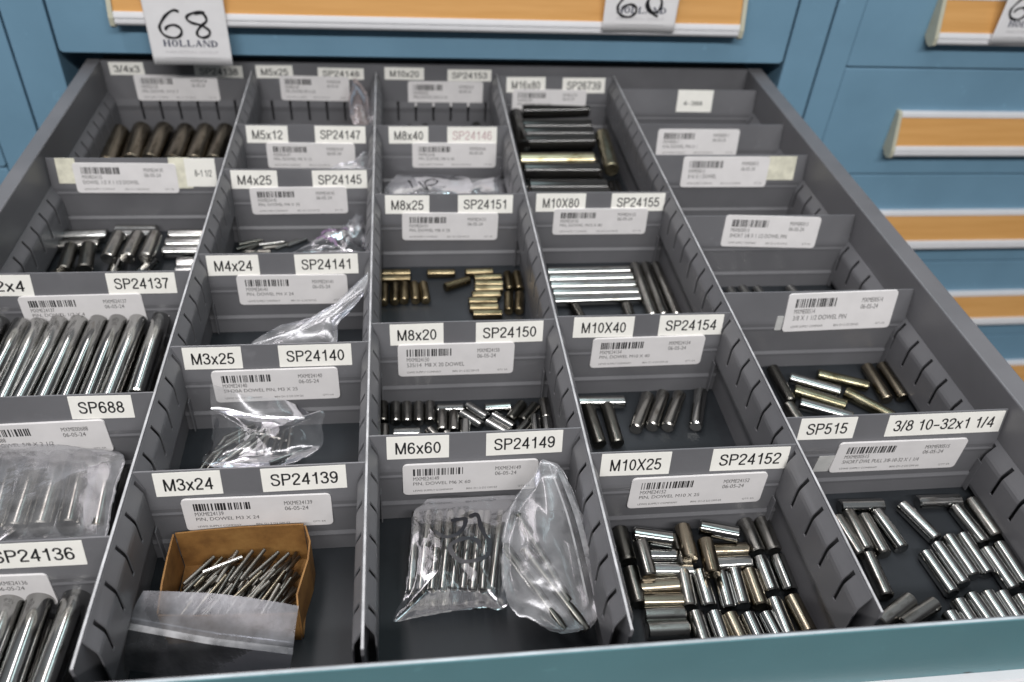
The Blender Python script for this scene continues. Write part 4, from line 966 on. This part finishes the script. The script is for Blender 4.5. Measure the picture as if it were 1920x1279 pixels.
EIGHT = [(1600, 88), (1540, 85), (1470, 110), (1460, 140), (1500, 165), (1560, 180), (1610, 215), (1605, 250), (1560, 270), (1520, 255), (1520, 225), (1555, 185), (1600, 150), (1600, 115), (1575, 92), (1520, 98)]
ZERO = [(1530, 120), (1490, 160), (1480, 200), (1500, 240), (1545, 262), (1590, 240), (1605, 195), (1590, 150), (1550, 115), (1510, 130), (1490, 165), (1510, 230), (1560, 275), (1590, 285)]
def lot_tag(x0, x1, z0, digits, label, dy=0.0, yb=681.5):
    w = x1-x0; h = 118.0; y = yb
    t = thing('lot_tag', ((x0+x1)/2, y, z0), label, 'tag', 'white lot tags hung on the drawer handles')
    v = []; f = []; nx = 40; nzr = 12
    def bend(u, vv): return y-2.2*(vv/h)**2*0+1.2*math.sin(u/w*3.0)*(1-vv/h)*.8-.8
    for j in range(nzr+1):
        vv = h*j/nzr
        for i in range(nx+1):
            u = w*i/nx
            jag = (.5 if (i % 2) else -.3) if j == 0 else 0
            v.append((x0+u, bend(u, vv), z0+vv+jag))
    for j in range(nzr):
        for i in range(nx): f.append((j*(nx+1)+i, j*(nx+1)+i+1, (j+1)*(nx+1)+i+1, (j+1)*(nx+1)+i))
    c = obj('tag_card', v, f, 'tag', t, True); sd = c.modifiers.new('card', 'SOLIDIFY'); sd.thickness = .0003; sd.offset = 1
    def P(u, vv, off=.55): return (x0+u, bend(u, vv)-off, z0+vv)
    serif_word(P, w*.165, w*.86, 19.8, 26.6+dy).make('printed_word', 'navy', t)
    L = MB()
    tv, tf = text2d('INDUSTRIAL GROUP'); L.add([P(w*.18+w*.66*a, 13.2+2.4*b_) for a, b_ in tv], tf)
    L.add([P(w*.16, 8), P(w*.86, 8), P(w*.86, 8.4), P(w*.16, 8.4)], [(0, 1, 2, 3)])
    L.make('small_print', 'faint', t)
    H = MB()
    for shape, ox, oy in digits:
        pts = [((px+ox-1148)*.1317, (480-(py+oy))*.1405) for px, py in shape]
        vs, fs = ribbon(pts, 2.5); H.add([P(a, b_, .75) for a, b_ in vs], fs)
    H.make('handwritten_number', 'ink', t)
    return t
lot_tag(-227.0, -147.7, 19.6, [(SIX, 0, 0), (EIGHT, 0, 0)], 'white lot tag handwritten 68 hanging left above the open drawer')
lot_tag(243.6, 323.5, 63.8, [(SIX, 10, 92), (ZERO, 10, 72)], 'white lot tag handwritten 60 hanging toward the right of the drawer handle', 0)
lot_tag(700.4, 780.0, 58.4, [(SIX, -35, 5), (SIX, 165, 5)], 'white lot tag handwritten 66 on the right cabinet top handle')
